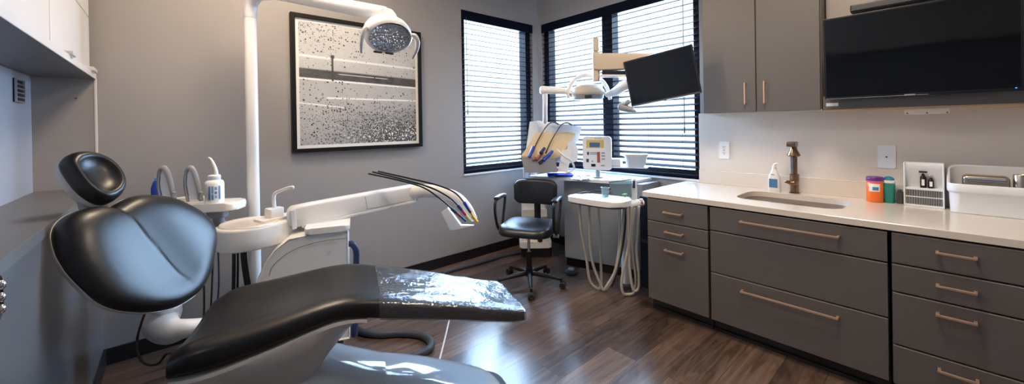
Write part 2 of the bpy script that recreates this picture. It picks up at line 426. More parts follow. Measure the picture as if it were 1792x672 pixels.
struct(MB().box((-.60, YF, 1.072), (XL+.003, YB-.065, 1.113), .003), 'trim_1', M['ledge'])
struct(MB().box((-.60, YB-.065, 1.072), (XL-.012, YB, 1.76)), 'trim_2', M['wall'])
struct(MB().box((XL-.012, YB-.068, 1.072), (XL, YB-.045, 1.77), .003), 'trim_3', M['whitelam'])
struct(MB().box((XL, YB-.014, 0), (XW, YB, .1), .003), 'baseboard_back', M['black_base'])
struct(MB().box((XL, YF, 0), (XL+.014, YB-.014, .1), .003), 'baseboard_left', M['black_base'])
struct(MB().box((XW-.014, 1.62, 0), (XW, YB-.014, .1), .003), 'baseboard_right', M['black_base'])
struct(MB().box((XW-.012, -.9, .914), (XW, 1.47, 1.52), .001), 'trim_4', M['splash'])

# ------------------------------------------------------------------ windows and blinds
def window(name, label, axis, p, a0, a1, z0, z1, mulls):
    """dark frame in the hole; p = inside face coordinate of the wall, frame sits towards the outside"""
    def mk(u0, q0, z0_, u1, q1, z1_, bev=.003):
        return ((u0, q0, z0_), (u1, q1, z1_)) if axis == 'y' else ((q0, u0, z0_), (q1, u1, z1_))
    fr = MB(); q0, q1, w = p+.055, p+TH+.004, .075
    for b in (mk(a0, q0, z0, a0+w, q1, z1), mk(a1-w, q0, z0, a1, q1, z1), mk(a0+w, q0, z0, a1-w, q1, z0+w), mk(a0+w, q0, z1-w, a1-w, q1, z1)): fr.box(*b, .003)
    for mm in mulls: fr.box(*mk(mm-.065, q0, z0+w, mm+.065, q1, z1-w), .003)
    zm = z0+(z1-z0)*.5
    e = [a0+w]+[k for mm in mulls for k in (mm-.065, mm+.065)]+[a1-w]
    f = fr.build(name, M['frame_dark']); f['kind'] = 'structure'; f['label'] = label; f['category'] = 'window'
    for i in range(0, len(e), 2):
        MB().box(*mk(e[i], q0+.05, z0+w, e[i+1], q0+.055, z1-w)).build('window_pane', M['glass'], f)
    # white sill board
    MB().box(*mk(a0+.002, p-.012, z0-.02, a1-.002, q0, z0+.0), .003).build('window_sill', M['white2'], f)
    return f
window('window_1', 'narrow window in the picture wall left of the corner', 'y', YB, W1[0], W1[1], W1[2], W1[3], [])
window('window_2', 'wide two-bay window above the low cabinet', 'x', XW, W2[0], W2[1], W2[2], W2[3], [2.46])

def blind(label, axis, p, a0, a1, z0, z1, loc, tiltdeg=17, wand=None):
    t = thing('venetian_blind', label, 'blind', loc, 0, 'dark venetian blinds')
    def V(u, q, z): return Vector((u, q, z)) if axis == 'y' else Vector((q, u, z))
    def bx(mb, u0, q0, z0_, u1, q1, z1_, bev=.002): mb.box(V(u0, q0, z0_), V(u1, q1, z1_), bev); return mb
    hr = MB(); bx(hr, a0, p-.004, z1-.105, a1, p+.008, z1-.002, .003); bx(hr, a0+.004, p+.008, z1-.05, a1-.004, p+.052, z1-.004)
    hr.build('headrail', M['navy'], t)
    sl = MB(); pitch = .057; z = z1-.13; tilt = math.radians(tiltdeg)
    qc = p+.030; ztops = []
    while z > z0+.06:
        ring = []
        for th_ in (.002, -.002):
            row = []
            for k in (-1, -.5, 0, .5, 1):
                q = k*.0245; row.append((qc+q*math.cos(tilt), z+q*math.sin(tilt)+.0022*(1-k*k)+th_))
            ring += row if th_ > 0 else row[::-1]
        sl.loft([[V(a0+.006, q, zz) for q, zz in ring], [V(a1-.006, q, zz) for q, zz in ring]])
        ztops.append(z); z -= pitch
    sl.build('slats', M['navy'], t, ang=30)
    br = MB(); bx(br, a0+.004, p+.008, z0+.008, a1-.004, p+.052, z0+.034, .004); br.build('bottom_rail', M['navy'], t)
    for f in (.16, .5, .84) if a1-a0 > .8 else (.2, .8):
        u = a0+(a1-a0)*f; c = MB()
        for q in (p+.006, p+.055): c.tube([V(u, q, z1-.05), V(u, q, z0+.03)], .0011, 5, 0, False)
        c.build('ladder_cord', M['dgrey'], t)
    if wand:
        u, zl = wand; w = MB(); w.tube([V(u, p-.004, z1-.07), V(u, p-.006, zl)], .003, 6, 0); w.tube([V(u, p-.006, zl), V(u, p-.006, zl-.05)], .006, 8, 0)
        w.build('pull_cord', M['dgrey'], t)
    return t
blind('dark blind on the narrow window in the picture wall', 'y', YB, W1[0]+.002, W1[1]-.002, W1[2], W1[3], (2.87, YB, W1[2]), wand=(2.40, 1.62))
blind('dark blind on the corner-side bay of the wide window', 'x', XW, 2.475, W2[1]-.002, W2[2], W2[3], (XW, 2.94, W2[2]), 21)
blind('dark blind on the sink-side bay of the wide window', 'x', XW, W2[0]+.002, 2.465, W2[2], W2[3], (XW, 1.96, W2[2]), 21, wand=(1.60, 1.40))

# ------------------------------------------------------------------ framed picture
t = thing('framed_picture', 'large square black-framed black and white picture on the taupe wall', 'picture', (1.266, YB, 1.25))
px0, px1, pz0, pz1 = .700, 1.832, 1.252, 2.369
fr = MB(); fw = .032; fd = .05
for b in (((px0, YB-fd, pz0), (px0+fw, YB, pz1)), ((px1-fw, YB-fd, pz0), (px1, YB, pz1)), ((px0+fw, YB-fd, pz0), (px1-fw, YB, pz0+fw)), ((px0+fw, YB-fd, pz1-fw), (px1-fw, YB, pz1))): fr.box(*b, .003)
fr.build('frame', M['frame'], t)
MB().box((px0+fw, YB-.028, pz0+fw), (px1-fw, YB-.004, pz1-fw)).build('mat_board', M['mat'], t)
pm = bpy.data.meshes.new('print'); b = .026
a0, a1, c0, c1 = px0+fw+b, px1-fw-b, pz0+fw+b, pz1-fw-b
pm.from_pydata([(a0, YB-.0290, c0), (a1, YB-.0290, c0), (a1, YB-.0290, c1), (a0, YB-.0290, c1), (a0, YB-.0282, c0), (a1, YB-.0282, c0), (a1, YB-.0282, c1), (a0, YB-.0282, c1)], [],
               [(0, 1, 2, 3), (7, 6, 5, 4), (0, 4, 5, 1), (1, 5, 6, 2), (2, 6, 7, 3), (3, 7, 4, 0)])
uv = pm.uv_layers.new(name='UVMap')
for lp in pm.loops:
    v = pm.vertices[lp.vertex_index].co; uv.data[lp.index].uv = ((v.x-a0)/(a1-a0), (v.z-c0)/(c1-c0))
pm.materials.append(M['print']); po = bpy.data.objects.new('print', pm); C.objects.link(po); po.parent = t; pm.transform(WM[t.name].inverted())

# ------------------------------------------------------------------ left: wall cabinet over the niche
t = thing('wall_cabinet', 'white wall cabinet over the niche, grey underneath', 'cabinet', (-.47, 1.2, 1.76))
ye = YB-.068
MB().box((-.60, YF+.3, 1.78), (XL-.045, ye, ZC-.004)).build('body', M['whitelam'], t)
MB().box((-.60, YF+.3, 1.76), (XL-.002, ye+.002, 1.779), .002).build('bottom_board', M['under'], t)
MB().box((XL-.02, YF+.3, 1.7605), (XL, ye+.004, 1.795), .004).build('edge_strip', M['whitelam'], t)
for y0, y1 in ((2.42, ye), (1.56, 2.412), (.7, 1.552)):
    MB().box((XL-.046, y0+.004, 1.80), (XL-.026, y1, 2.13), .003).build('door', M['whitelam'], t)
    MB().box((XL-.046, y0+.004, 2.136), (XL-.026, y1, ZC-.02), .003).build('door', M['whitelam'], t)
for yy, L in ((2.62, .07), (3.2, .14)):
    mb = MB(); mb.box((XL-.03, yy, 1.792), (XL+.012, yy+L, 1.815), .005); mb.box((XL-.012, yy+.01, 1.783), (XL+.004, yy+L*.6, 1.795), .003)
    mb.build('latch', M['shell'], t)
# vent grille on the niche wall
p = at(30, 159, x=-.60)
t = thing('wall_vent', 'small louvred vent on the pale niche wall', 'vent', (-.60, p.y, p.z-.06))
MB().box((-.60, p.y-.075, p.z-.06), (-.594, p.y+.075, p.z+.06), .002).build('backing', M['black'], t)
mb = MB()
for a in (-.075, .068): mb.box((-.594, p.y+a, p.z-.06), (-.586, p.y+a+.007, p.z+.06), .001)
for k in range(6): mb.box((-.594, p.y-.07, p.z-.058+k*.0222), (-.588, p.y+.07, p.z-.052+k*.0222), .001)
mb.build('grille', M['silver'], t)
p = at(133, 172, y=YB-.065)
solo(MB().cyl(p, p+Vector((0, -.006, 0)), .004), 'wall_screw', M['dgrey'], 'tiny dark screw in the niche end panel', 'screw', p)
# chrome hinge on the half wall at the left edge
t = thing('chrome_hinge', 'polished chrome hinge bracket on the face of the grey half wall', 'hinge', (XL, 1.58, .98))
MB().prism(rrect(.07, .11, .02, cx=1.575, cy=1.03), 0, .012, .003, m=Matrix(((0, 0, 1, XL), (1, 0, 0, 0), (0, 1, 0, 0), (0, 0, 0, 1)))).build('plate', M['chrome'], t)
for zz in (1.06, 1.03, 1.0):
    MB().ell((XL+.014, 1.59-.005*(zz < 1.04), zz), (.008, .010, .012)).build('screw', M['chrome'], t)

# ------------------------------------------------------------------ right: base cabinets, counter, sink
XF = 2.735
ZD = .1007
def pull(mb_root, parent, y0, y1, z):
    mb = MB(); r = .0058
    mb.box((XF-.038, y0, z-r), (XF-.027, y1, z+r), .0025)
    for y in (y0+.006, y1-.006): mb.box((XF-.03, y-.006, z-r), (XF+.001, y+.006, z+r), .002)
    return mb.build('handle', M['copper'], parent)
def base_cab(label, y0, y1, fronts, x1=3.48, ztop=.876):
    t = thing('base_cabinet', label, 'cabinet', ((XF+x1)/2, (y0+y1)/2, 0), 0, 'taupe base cabinets under the counter')
    MB().box((XF+.022, y0, ZD), (x1, y1, ztop)).build('body', M['cabin'], t)
    MB().box((XF+.075, y0, .0), (x1, y1, ZD-.001)).build('toe_kick', M['kick'], t)
    mb = MB(); mb.box((XF+.062, y0, .0), (XF+.0745, y1, .022), .004); mb.build('kick_edge', M['black_base'], t)
    for z0, z1, h in fronts:
        d = MB().box((XF, y0+.004, z0), (XF+.021, y1-.004, z1), .0018).build('drawer', M['cab'], t)
        MB().box((XF-.0006, y0+.005, z1-.0025), (XF+.02, y1-.005, z1+.0008)).build('edge_strip', M['cab_highlight'], d)  # pale strip colours in the highlight where the drawer's top edge catches light
        if h: pull(t, d, h[0], h[1], h[2])
    return t
base_cab('narrow taupe drawer unit at the window end of the counter', 1.10, 1.553, [(.704, .864, (1.273, 1.410, .782)), (.578, .694, (1.267, 1.404, .638)), (ZD, .568, (1.269, 1.406, .504))])
MB_ = base_cab('wide taupe drawer unit under the sink with two long pulls', .215, 1.092, [(.712, .864, (.405, .898, .803)), (.428, .702, None), (ZD, .418, (.412, .897, .358))], ztop=.69)
base_cab('taupe four-drawer unit below the white tub', -.36, .207, [(.716, .864, (-.076, .053, .805)), (.572, .706, (-.075, .053, .648)), (.304, .562, (-.074, .054, .510)), (ZD, .294, (-.077, .051, .245))])
base_cab('taupe drawer unit furthest from the window', -.88, -.368, [(.716, .864, (-.69, -.56, .805)), (.572, .706, (-.69, -.56, .648)), (.304, .562, (-.69, -.56, .510)), (ZD, .294, (-.69, -.56, .245))])
# countertop with sink cut-out
t = thing('countertop', 'long cream quartz countertop with a low upstand and sink cut-out', 'countertop', (3.11, .35, .878))
SX0, SX1, SY0, SY1 = 2.925, 3.325, .425, 1.01
XC0, XC1, YC0, YC1, Z0, Z1 = XF-.006, XW-.012, -.9, 1.587, .8775, .914
mb = MB()
hole = rrect(SX1-SX0, SY1-SY0, .1, 8, (SX0+SX1)/2, (SY0+SY1)/2)
def ctop():
    bm = mb.bm
    # outer boundary sampled so that each hole vertex pairs with an outer vertex by angle
    cx, cy = (SX0+SX1)/2, (SY0+SY1)/2
    angs = sorted(set([round(math.atan2(y-cy, x-cx), 6) for x, y in hole]+[round(math.atan2(y-cy, x-cx), 6) for x in (XC0, XC1) for y in (YC0, YC1)]))
    def outer(a):
        c, s = math.cos(a), math.sin(a); ts = []
        if c > 1e-9: ts.append((XC1-cx)/c)
        if c < -1e-9: ts.append((XC0-cx)/c)
        if s > 1e-9: ts.append((YC1-cy)/s)
        if s < -1e-9: ts.append((YC0-cy)/s)
        return (cx+c*min(ts), cy+s*min(ts))
    def inner(a):
        best = None
        n = len(hole); d = (math.cos(a), math.sin(a))
        for i in range(n):
            (x0, y0), (x1, y1) = hole[i], hole[(i+1) % n]
            ex, ey = x1-x0, y1-y0; den = d[0]*ey-d[1]*ex
            if abs(den) < 1e-12: continue
            tt = ((x0-cx)*ey-(y0-cy)*ex)/den; ss = ((x0-cx)*d[1]-(y0-cy)*d[0])/den
            if tt > 0 and -1e-6 <= ss <= 1+1e-6: best = tt if best is None else max(best, tt)
        return (cx+d[0]*best, cy+d[1]*best)
    O = [outer(a) for a in angs]; I = [inner(a) for a in angs]
    b = .003
    cl = lambda p: (min(max(p[0], XC0+b), XC1-b), min(max(p[1], YC0+b), YC1-b))
    mb.loft([[(*p, Z1) for p in I], [(*cl(p), Z1) for p in O], [(*p, Z1-b) for p in O], [(*p, Z0) for p in O], [(*p, Z0) for p in I], [(*p, Z1) for p in I]], False, False)
    bmesh.ops.remove_doubles(bm, verts=bm.verts, dist=1e-5)
ctop()
mb.build('slab', M['quartz'], t, ang=30)
MB().box((XW-.034, YC0, Z1), (XW-.012, 1.465, 1.026), .002).build('upstand', M['quartz'], t)
# sink basin
t = thing('sink', 'undermount stainless steel sink set in the cream counter', 'sink', ((SX0+SX1)/2, (SY0+SY1)/2, .70))
mb = MB(); cx, cy = (SX0+SX1)/2, (SY0+SY1)/2
W_, H_ = SX1-SX0, SY1-SY0
R = lambda s, z, r: [(x, y, z) for x, y in rrect(W_-s, H_-s, r, 8, cx, cy)]
mb.loft([R(-.03, .8765, .11), R(.0, .8770, .1), R(.004, .874, .1), R(.012, .74, .095), R(.03, .712, .085), R(.07, .702, .07), R(.3, .699, .03), R(.3, .696, .03), R(.06, .698, .075), R(-.0, .72, .1), R(-.008, .80, .1), R(-.03, .874, .11)], True, True)
mb.build('basin', M['sinksteel'], t, ang=50)
MB().lathe([(0, .701), (.018, .701), (.036, .7035), (.042, .7015), (.042, .699), (0, .699)], m=Matrix.Translation((cx, cy, 0))).build('drain', M['chrome'], t)
# faucet
fx, fy = 3.405, .757
t = thing('faucet', 'tall brushed bronze faucet with a rectangular spout behind the sink', 'faucet', (fx, fy, .914))
MB().cyl((fx, fy, .914), (fx, fy, .921), .034).build('base', M['bronze'], t)
mb = MB(); mb.cyl((fx, fy, .921), (fx, fy, 1.05), .027); mb.cyl((fx, fy, 1.0), (fx, fy, 1.055), .029); mb.build('body', M['bronze'], t)
mb = MB(); mb.tube([(fx-.01, fy+.01, .985), (fx-.035, fy+.03, .995), (fx-.06, fy+.04, 1.0)], [.014, .012, .010], 12); mb.ell((fx-.01, fy+.006, .99), (.03, .034, .022)); mb.build('lever', M['bronze'], t)
MB().box((fx-.008, fy-.018, 1.05), (fx+.014, fy+.004, 1.262), .006).build('riser', M['bronze'], t)
MB().cyl((fx-.006, fy+.014, 1.05), (fx-.006, fy+.014, 1.24), .011).build('riser', M['chrome'], t)
mb = MB(); mb.box((fx-.075, fy-.022, 1.255), (fx+.02, fy+.03, 1.292), .006); mb.build('spout', M['bronze'], t)
mb = MB(); mb.lathe([(0, 0), (.03, 0), (.041, .008), (.041, .014), (.024, .05), (.018, .075), (0, .075)], n=28, m=Matrix.Translation((fx-.02, fy-.002, 1.182))); mb.build('spray_head', M['bronze'], t)

def bottle_sink():
    x, y = 3.39, .878
    t = thing('soap_bottle', 'white squirt bottle with blue label behind the sink', 'bottle', (x, y, .914))
    sec = lambda z, a, b: [(x+px_, y+py_, z) for px_, py_ in rrect(a, b, min(a, b)*.38, 5)]
    mb = MB(); mb.loft([sec(.914, .036, .068), sec(.918, .042, .076), sec(1.0, .044, .078), sec(1.03, .042, .07), sec(1.055, .036, .05), sec(1.075, .028, .034), sec(1.082, .026, .028)]); mb.build('body', M['white'], t)
    MB().box((x-.0235, y-.024, .945), (x-.0212, y+.03, 1.01), .001).build('label', M['labelblue'], t)
    MB().box((x-.02, y-.004, 1.03), (x-.0165, y+.018, 1.046), .001).build('emblem', M['greyp'], t)
    mb = MB(); mb.cyl((x, y, 1.082), (x, y, 1.108), .015); mb.tube([(x, y, 1.1), (x, y-.004, 1.118), (x-.004, y-.022, 1.124)], [.010, .009, .006], 10); mb.build('cap', M['ivory'], t)
bottle_sink()
# wall plates
def plate(name, label, p, w, h, parts):
    t = thing(name, label, 'wall plate', (XW-.012, p.y, p.z-h/2))
    X = XW-.012
    mx = lambda yy, zz: Matrix(((0, 0, -1, X), (1, 0, 0, yy), (0, 1, 0, zz), (0, 0, 0, 1)))
    MB().prism(rrect(w, h, .006), 0, .006, .002, m=mx(p.y, p.z)).build('plate', M['white2'] if parts == 'blank' else M['white'], t)
    if parts == 'blank':
        MB().lathe([(0, .0055), (.004, .0055), (.005, .0085), (0, .0095)], n=12, m=mx(p.y, p.z)).build('jack', M['dgrey'], t)
    else:
        for dz in (.024, -.024):
            r = MB().prism(rrect(.036, .034, .008), .005, .0075, .001, m=mx(p.y, p.z+dz)).build('socket', M['white'], t)
            mb = MB()
            for dy in (-.007, .007): mb.box((X-.0085, p.y+dy-.0015, p.z+dz-.002), (X-.0072, p.y+dy+.0015, p.z+dz+.009))
            mb.lathe([(0, .0072), (.003, .0072), (.003, .0085), (0, .0085)], n=10, m=mx(p.y, p.z+dz-.009)); mb.build('slot', M['dgrey'], r)
        MB().box((X-.0095, p.y-.007, p.z-.003), (X-.005, p.y+.007, p.z+.003), .001).build('button', M['greyp'], t)
plate('wall_outlet', 'white power outlet plate on the splash panel near the window', Vector((XW, 1.262, 1.205)), .08, .145, 'out')
plate('blank_plate', 'plain white cable plate above the teal and orange canisters', Vector((XW, .277, 1.198)), .085, .148, 'blank')

# canisters
x, y = 3.38, .325
t = thing('wipes_canister', 'orange wipes canister with a purple lid', 'canister', (x, y, .914))
MB().lathe([(0, 0), (.038, 0), (.041, .004), (.041, .125), (.038, .13), (0, .13)], m=Matrix.Translation((x, y, .914))).build('body', M['orange'], t)
MB().lathe([(.0412, .07), (.0416, .071), (.0416, .118), (.0412, .119)], n=10, m=Matrix.Translation((x, y, .914)) @ Matrix.Rotation(math.radians(145), 4, 'Z'), arc=math.radians(75)).build('label', M['paper'], t)
MB().lathe([(.0417, .078), (.0421, .079), (.0421, .098), (.0417, .099)], n=8, m=Matrix.Translation((x, y, .914)) @ Matrix.Rotation(math.radians(170), 4, 'Z'), arc=math.radians(40)).build('print', M['labelblue'], t)
MB().lathe([(.0385, .128), (.0425, .129), (.0425, .137), (.0385, .138)], m=Matrix.Translation((x, y, .914))).build('seal_ring', M['pink'], t)
MB().lathe([(0, .136), (.041, .136), (.043, .139), (.043, .155), (.038, .162), (0, .163)], m=Matrix.Translation((x, y, .914))).build('lid', M['purple'], t)
x, y = 3.405, .262
t = thing('teal_canister', 'teal canister with white rim next to the orange one', 'canister', (x, y, .914))
sec = lambda z, a, b: [(x+p_, y+q_, .914+z) for p_, q_ in rrect(a, b, a*.3, 6)]
MB().loft([sec(0, .05, .046), sec(.004, .052, .048), sec(.125, .06, .058)]).build('body', M['teal'], t)
MB().loft([sec(.1255, .061, .059), sec(.127, .063, .061), sec(.142, .063, .061), sec(.143, .06, .058)]).build('rim', M['white'], t)
MB().ell((x, y, .914+.1435), (.029, .027, .024)).build('lid', M['tealcap'], t)
x, y = 3.425, .212
t = thing('dark_box', 'small dark grey box between teal canister and white dispenser', 'box', (x, y, .914))
MB().box((x-.03, y-.012, .914), (x+.03, y+.016, .985), .004).build('body', M['dgrey'], t)
MB().box((x-.02, y-.008, .985), (x+.02, y+.012, 1.0), .004).build('lid', M['dgrey'], t)

# white dispenser with grille and two small black bottles
x0, x1, y0, y1 = 3.355, 3.462, .026, .194
z0, z1 = .914, 1.178
t = thing('dispenser_box', 'white open-front dispenser box with a black grille', 'dispenser', ((x0+x1)/2, (y0+y1)/2, z0))
mb = MB(); w = .008
mb.box((x1-.012, y0, z0), (x1, y1, z1), .003)
mb.box((x0, y0, z0), (x1, y0+w, z1), .004); mb.box((x0, y1-w, z0), (x1, y1, z1), .004)
mb.box((x0, y0, z0), (x1, y1, z0+.012), .003); mb.box((x0+.03, y0, z1-.014), (x1, y1, z1), .004)
mb.box((x0+.01, y0+w, z0+.106), (x1-.01, y1-w, z0+.114), .002)
mb.loft([[(x_, yy, z0+z_) for x_, z_ in ((x0+.006, .252), (x0+.006, .228), (x0+.045, .16), (x0+.052, .114), (x1-.01, .114), (x1-.01, .252))] for yy in (y0+w, y1-w)])
mb.build('housing', M['white2'], t)
MB().box((x0+.013, y0+w, z0+.0125), (x0+.017, y1-w, z0+.105)).build('grille_back', M['black'], t)
mb = MB()
for k in range(22):
    yy = y0+w+.004+k*(y1-y0-2*w-.008)/21; mb.box((x0+.008, yy-.0008, z0+.012), (x0+.0125, yy+.0008, z0+.106))
mb.box((x0+.004, y0+w, z0+.056), (x0+.012, y1-w, z0+.061)); mb.box((x0+.004, y0+w, z0+.101), (x0+.014, y1-w, z0+.107))
mb.build('grille', M['white2'], t)
def small_bottle(label, bx_, by_, h, r, pump):
    b = thing('small_bottle', label, 'bottle', (bx_, by_, z0+.1145), 0, 'small black bottles in the white dispenser')
    base = z0+.1145
    MB().lathe([(0, 0), (r, 0), (r, h*.62), (r*.5, h*.72), (r*.5, h*.8), (0, h*.8)], n=18, m=Matrix.Translation((bx_, by_, base))).build('body', M['black'], b)
    MB().box((bx_-r-.0015, by_-.006, base+h*.14), (bx_-r+.002, by_+.006, base+h*.5)).build('label', M['paper'], b)
    mb = MB(); mb.cyl((bx_, by_, base+h*.8), (bx_, by_, base+h*.9), r*.35)
    if pump: mb.box((bx_-.02, by_-.018, base+h*.9), (bx_+.01, by_+.018, base+h), .004)
    else: mb.cyl((bx_, by_, base+h*.88), (bx_, by_, base+h), r*.5)
    mb.build('pump' if pump else 'cap', M['black'] if pump else M['silver'], b)
small_bottle('taller black pump bottle inside the white dispenser', x0+.026, .112, .1, .0135, True)
small_bottle('shorter black bottle with silver cap inside the white dispenser', x0+.026, .08, .078, .0125, False)
# cord behind
solo(MB().tube([(3.475, .03, 1.10), (3.475, .01, 1.13), (3.476, -.02, 1.11), (3.476, -.035, 1.06), (3.476, -.035, 1.03)], .004, 8), 'power_cord', M['white'], 'white power cord between dispenser and tub', 'cord', (3.476, -.035, 1.026))

# white tub with steel tray
x0, x1, y0, y1 = 3.262, 3.462, -.52, .018
t = thing('white_tub', 'large white plastic tub with rolled rim on the counter', 'tub', ((x0+x1)/2, (y0+y1)/2, .914))
cx, cy = (x0+x1)/2, (y0+y1)/2; a_, b_ = x1-x0, y1-y0
def ring(ins, z, r=.05, zb=0.):
    P = []
    for px_, py_ in rrect(a_-2*ins, b_-2*ins, max(.012, r-ins*.5), 6, cx, cy):
        f = (px_-x0)/a_; P.append((px_, py_, z+zb*max(0, (f-.25)/.75)**.7))
    return P
mb = MB()
mb.loft([ring(.016, .914, .04), ring(.012, .918, .04), ring(.008, 1.025), ring(.002, 1.032), ring(0, 1.04), ring(0, 1.07, .05, .095), ring(.005, 1.078, .05, .095), ring(.012, 1.074, .05, .095), ring(.02, 1.03, .05, .03), ring(.028, .935, .04), ring(.04, .928, .04)])
mb.build('body', M['white2'], t)
tz = .9295
tr = thing('steel_cassette', 'brushed steel instrument box lying in the white tub', 'instrument box', (3.36, -.13, tz))
mb = MB(); mb.box((3.325, -.208, tz), (3.415, -.04, tz+.195), .02, 3); mb.build('body', M['steel'], tr)
mb = MB(); mb.box((3.316, -.195, tz+.162), (3.328, -.06, tz+.182), .005); mb.build('handle', M['chrome'], tr)
tr = thing('steel_cup', 'brushed steel cup standing beside the steel box in the tub', 'cup', (3.35, -.243, tz))
MB().lathe([(0, 0), (.024, 0), (.026, .004), (.028, .205), (.026, .209), (.023, .205), (.022, .01), (0, .008)], m=Matrix.Translation((3.35, -.243, tz))).build('body', M['steel'], tr)

# ------------------------------------------------------------------ right: wall cupboards, TV
XU, ZU = 3.2585, 1.5156
t = thing('upper_cabinet', 'tall taupe wall cabinet with two doors above the sink', 'cabinet', (3.38, .94, ZU))
MB().box((XU+.022, .57, ZU+.004), (XW, 1.332, ZC-.004)).build('body', M['cab'], t)
for y0, y1, hy in ((.9565, 1.332, 1.02), (.575, .9485, .894)):
    d = MB().box((XU, y0, ZU), (XU+.021, y1, ZC-.01), .0018).build('door', M['cab'], t)
    mb = MB(); mb.box((XU-.036, hy-.005, 1.572), (XU-.026, hy+.005, 1.736), .0025)
    for z in (1.578, 1.73): mb.box((XU-.03, hy-.005, z-.005), (XU+.001, hy+.005, z+.005), .002)
    mb.build('handle', M['copper'], d)
MB().box((XU+.021, .57, ZU-.006), (XW-.012, 1.325, ZU+.003)).build('bottom_edge', M['whitelam'], t)
t = thing('media_cabinet', 'open taupe wall unit behind and below the wall television', 'cabinet', (3.38, .1, ZU))
MB().box((XU+.004, -.9, ZU), (XW-.012, .562, 1.602), .002).build('bottom_rail', M['cab'], t)
MB().box((3.42, -.9, 1.602), (XW-.001, .565, ZC-.004)).build('back_panel', M['wall'], t)
MB().box((XU, -.9, 1.602), (3.42, -.345, ZC-.004), .002).build('door', M['cab'], t)
MB().box((XU+.02, -.9, ZU-.012), (XW-.013, .562, ZU-.0005), .001).build('edge_band', M['wood_edge'], t)
MB().box((XU+.001, .483, 1.535), (XU+.0045, .545, 1.556)).build('sticker', M['white2'], t)
# television, tilted down
yc = .146; zb, zt = 1.574, 2.085
t = thing('television', 'black flat-screen television tilted down on the taupe wall unit', 'television', (3.15, yc, zb))
tilt = math.radians(4.5)
Mt = frame_m(Vector((3.165, yc, zb)), Vector((0, -1, 0)), Vector((-math.sin(tilt), 0, math.cos(tilt))), Vector((-math.cos(tilt), 0, -math.sin(tilt))))
w = .775; hh = .512
mb = MB(); mb.box((-w/2, 0, -.02), (w/2, hh, .012), .004, 2, Mt); mb.box((-w/2+.1, .06, -.05), (w/2-.1, hh-.1, -.02), .01, 2, Mt); cabn = mb.build('cabinet', M['bezel'], t)
mb = MB(); mb.box((-w/2+.011, .018, .0121), (w/2-.011, hh-.011, .0135), 0, 2, Mt); mb.build('screen', M['screen'], t)
mb = MB(); mb.box((-.028, .003, .012), (.015, .011, .015), .001, 2, Mt); mb.build('logo', M['silver'], t)
mb = MB(); mb.box((w/2-.028, .013, .012), (w/2-.022, .018, .0145), .001, 2, Mt); mb.build('standby_light', M['led_blue'], t)
mb = MB(); mb.box((-w/2+.006, .004, .0122), (w/2-.32, .0065, .0132), 0, 2, Mt); mb.build('trim_line', M['silver'], t)
mb = MB(); mb.box((3.2, yc-.04, 1.72), (3.42, yc+.04, 1.9), .006); mb.box((3.405, yc-.17, 1.66), (3.419, yc+.17, 1.98), .003); mb.box((3.165, yc-.15, 1.70), (3.2, yc+.15, 1.98), .004); mb.build('mount', M['black'], t)
p = at(1488, 16, x=3.36)
t = thing('sound_bar', 'long dark bar mounted above the wall television', 'speaker', (3.38, .1, p.z-.028))
MB().box((3.34, -.33, p.z-.028), (3.42, p.y, p.z+.022), .008).build('body', M['black'], t)
MB().box((3.335, -.32, p.z-.02), (3.341, p.y-.01, p.z+.012), .002).build('grille', M['dgrey'], t)
# under cabinet light
p0 = at(1585, 190, z=1.495); 
t = thing('cabinet_light', 'small slim light fixture below the television unit', 'lamp', (3.33, .1, 1.483))
MB().box((3.285, .0, 1.468), (3.335, .182, 1.5036), .006).build('housing', M['sconce'], t)
for yy in (.012, .09, .17): MB().cyl((3.287, yy, 1.476), (3.2815, yy, 1.476), .004, n=10).build('screw', M['dgrey'], t)

# ------------------------------------------------------------------ dental patient chair
CH = Vector((.0994, 2.0443, 0)); PH = -.33924
chair = thing('dental_chair', 'black reclining dental patient chair with plastic-wrapped footrest and white base', 'chair', CH, PH)
def interp(tab, x):
    if x <= tab[0][0]: return tab[0][1:]
    for a, b in zip(tab, tab[1:]):
        if x <= b[0]:
            s = (x-a[0])/(b[0]-a[0]); s = s*s*(3-2*s) if False else s
            return tuple(p+(q-p)*s for p, q in zip(a[1:], b[1:]))
    return tab[-1][1:]
# u, ztop(ridge), half width, thickness, centre dip
TAB = [(-.045, .640, .265, .085, .030), (-.03, .668, .283, .108, .05), (0, .690, .298, .130, .062), (.06, .700, .304, .135, .062), (.14, .706, .302, .128, .055), (.28, .722, .292, .115, .042), (.42, .742, .270, .105, .03), (.50, .748, .258, .098, .022), (.56, .743, .250, .100, .014), (.66, .716, .243, .096, .008), (.80, .678, .234, .090, .005), (1.0, .622, .220, .084, .003), (1.2, .562, .208, .078, .002), (1.32, .526, .2, .072, .001), (1.345, .518, .194, .062, .0)]
def sm(tab, x):  # smoothed table lookup
    w = .04; vals = [interp(tab, x+d) for d in (-w, -w/2, 0, w/2, w)]
    return tuple(sum(v)/5 for v in zip(*vals))
def pad_ring(u, grow=0., n=44, raw=False):
    z, hw, th, dip = (interp if raw else sm)(TAB, u); hw += grow; th2 = th/2+grow
    P = []
    for k in range(n):
        a = 2*PI*k/n; c, s_ = math.cos(a), math.sin(a)
        ex = .42
        bx_ = max(0, min(1, (u-.5)/.2))   # the footrest is squarer than the seat
        v = hw*math.copysign(abs(c)**(.45-.15*bx_), c); w = th2*math.copysign(abs(s_)**(.62-.24*bx_), s_)
        zz = z-th/2+w
        if s_ > 0: zz -= dip*(1-min(1, abs(v)/(hw*.78))**2.2)*min(1, s_*2)
        P.append((u, v, zz))
    return P
us = [-.045, -.038, -.028, -.012]+[.01+.04*i for i in range(33)]+[1.325, 1.338, 1.345]
def endshrink(ring, f):
    c = sum((Vector(p) for p in ring), Vector())/len(ring); return [tuple(c+(Vector(p)-c)*f) for p in ring]
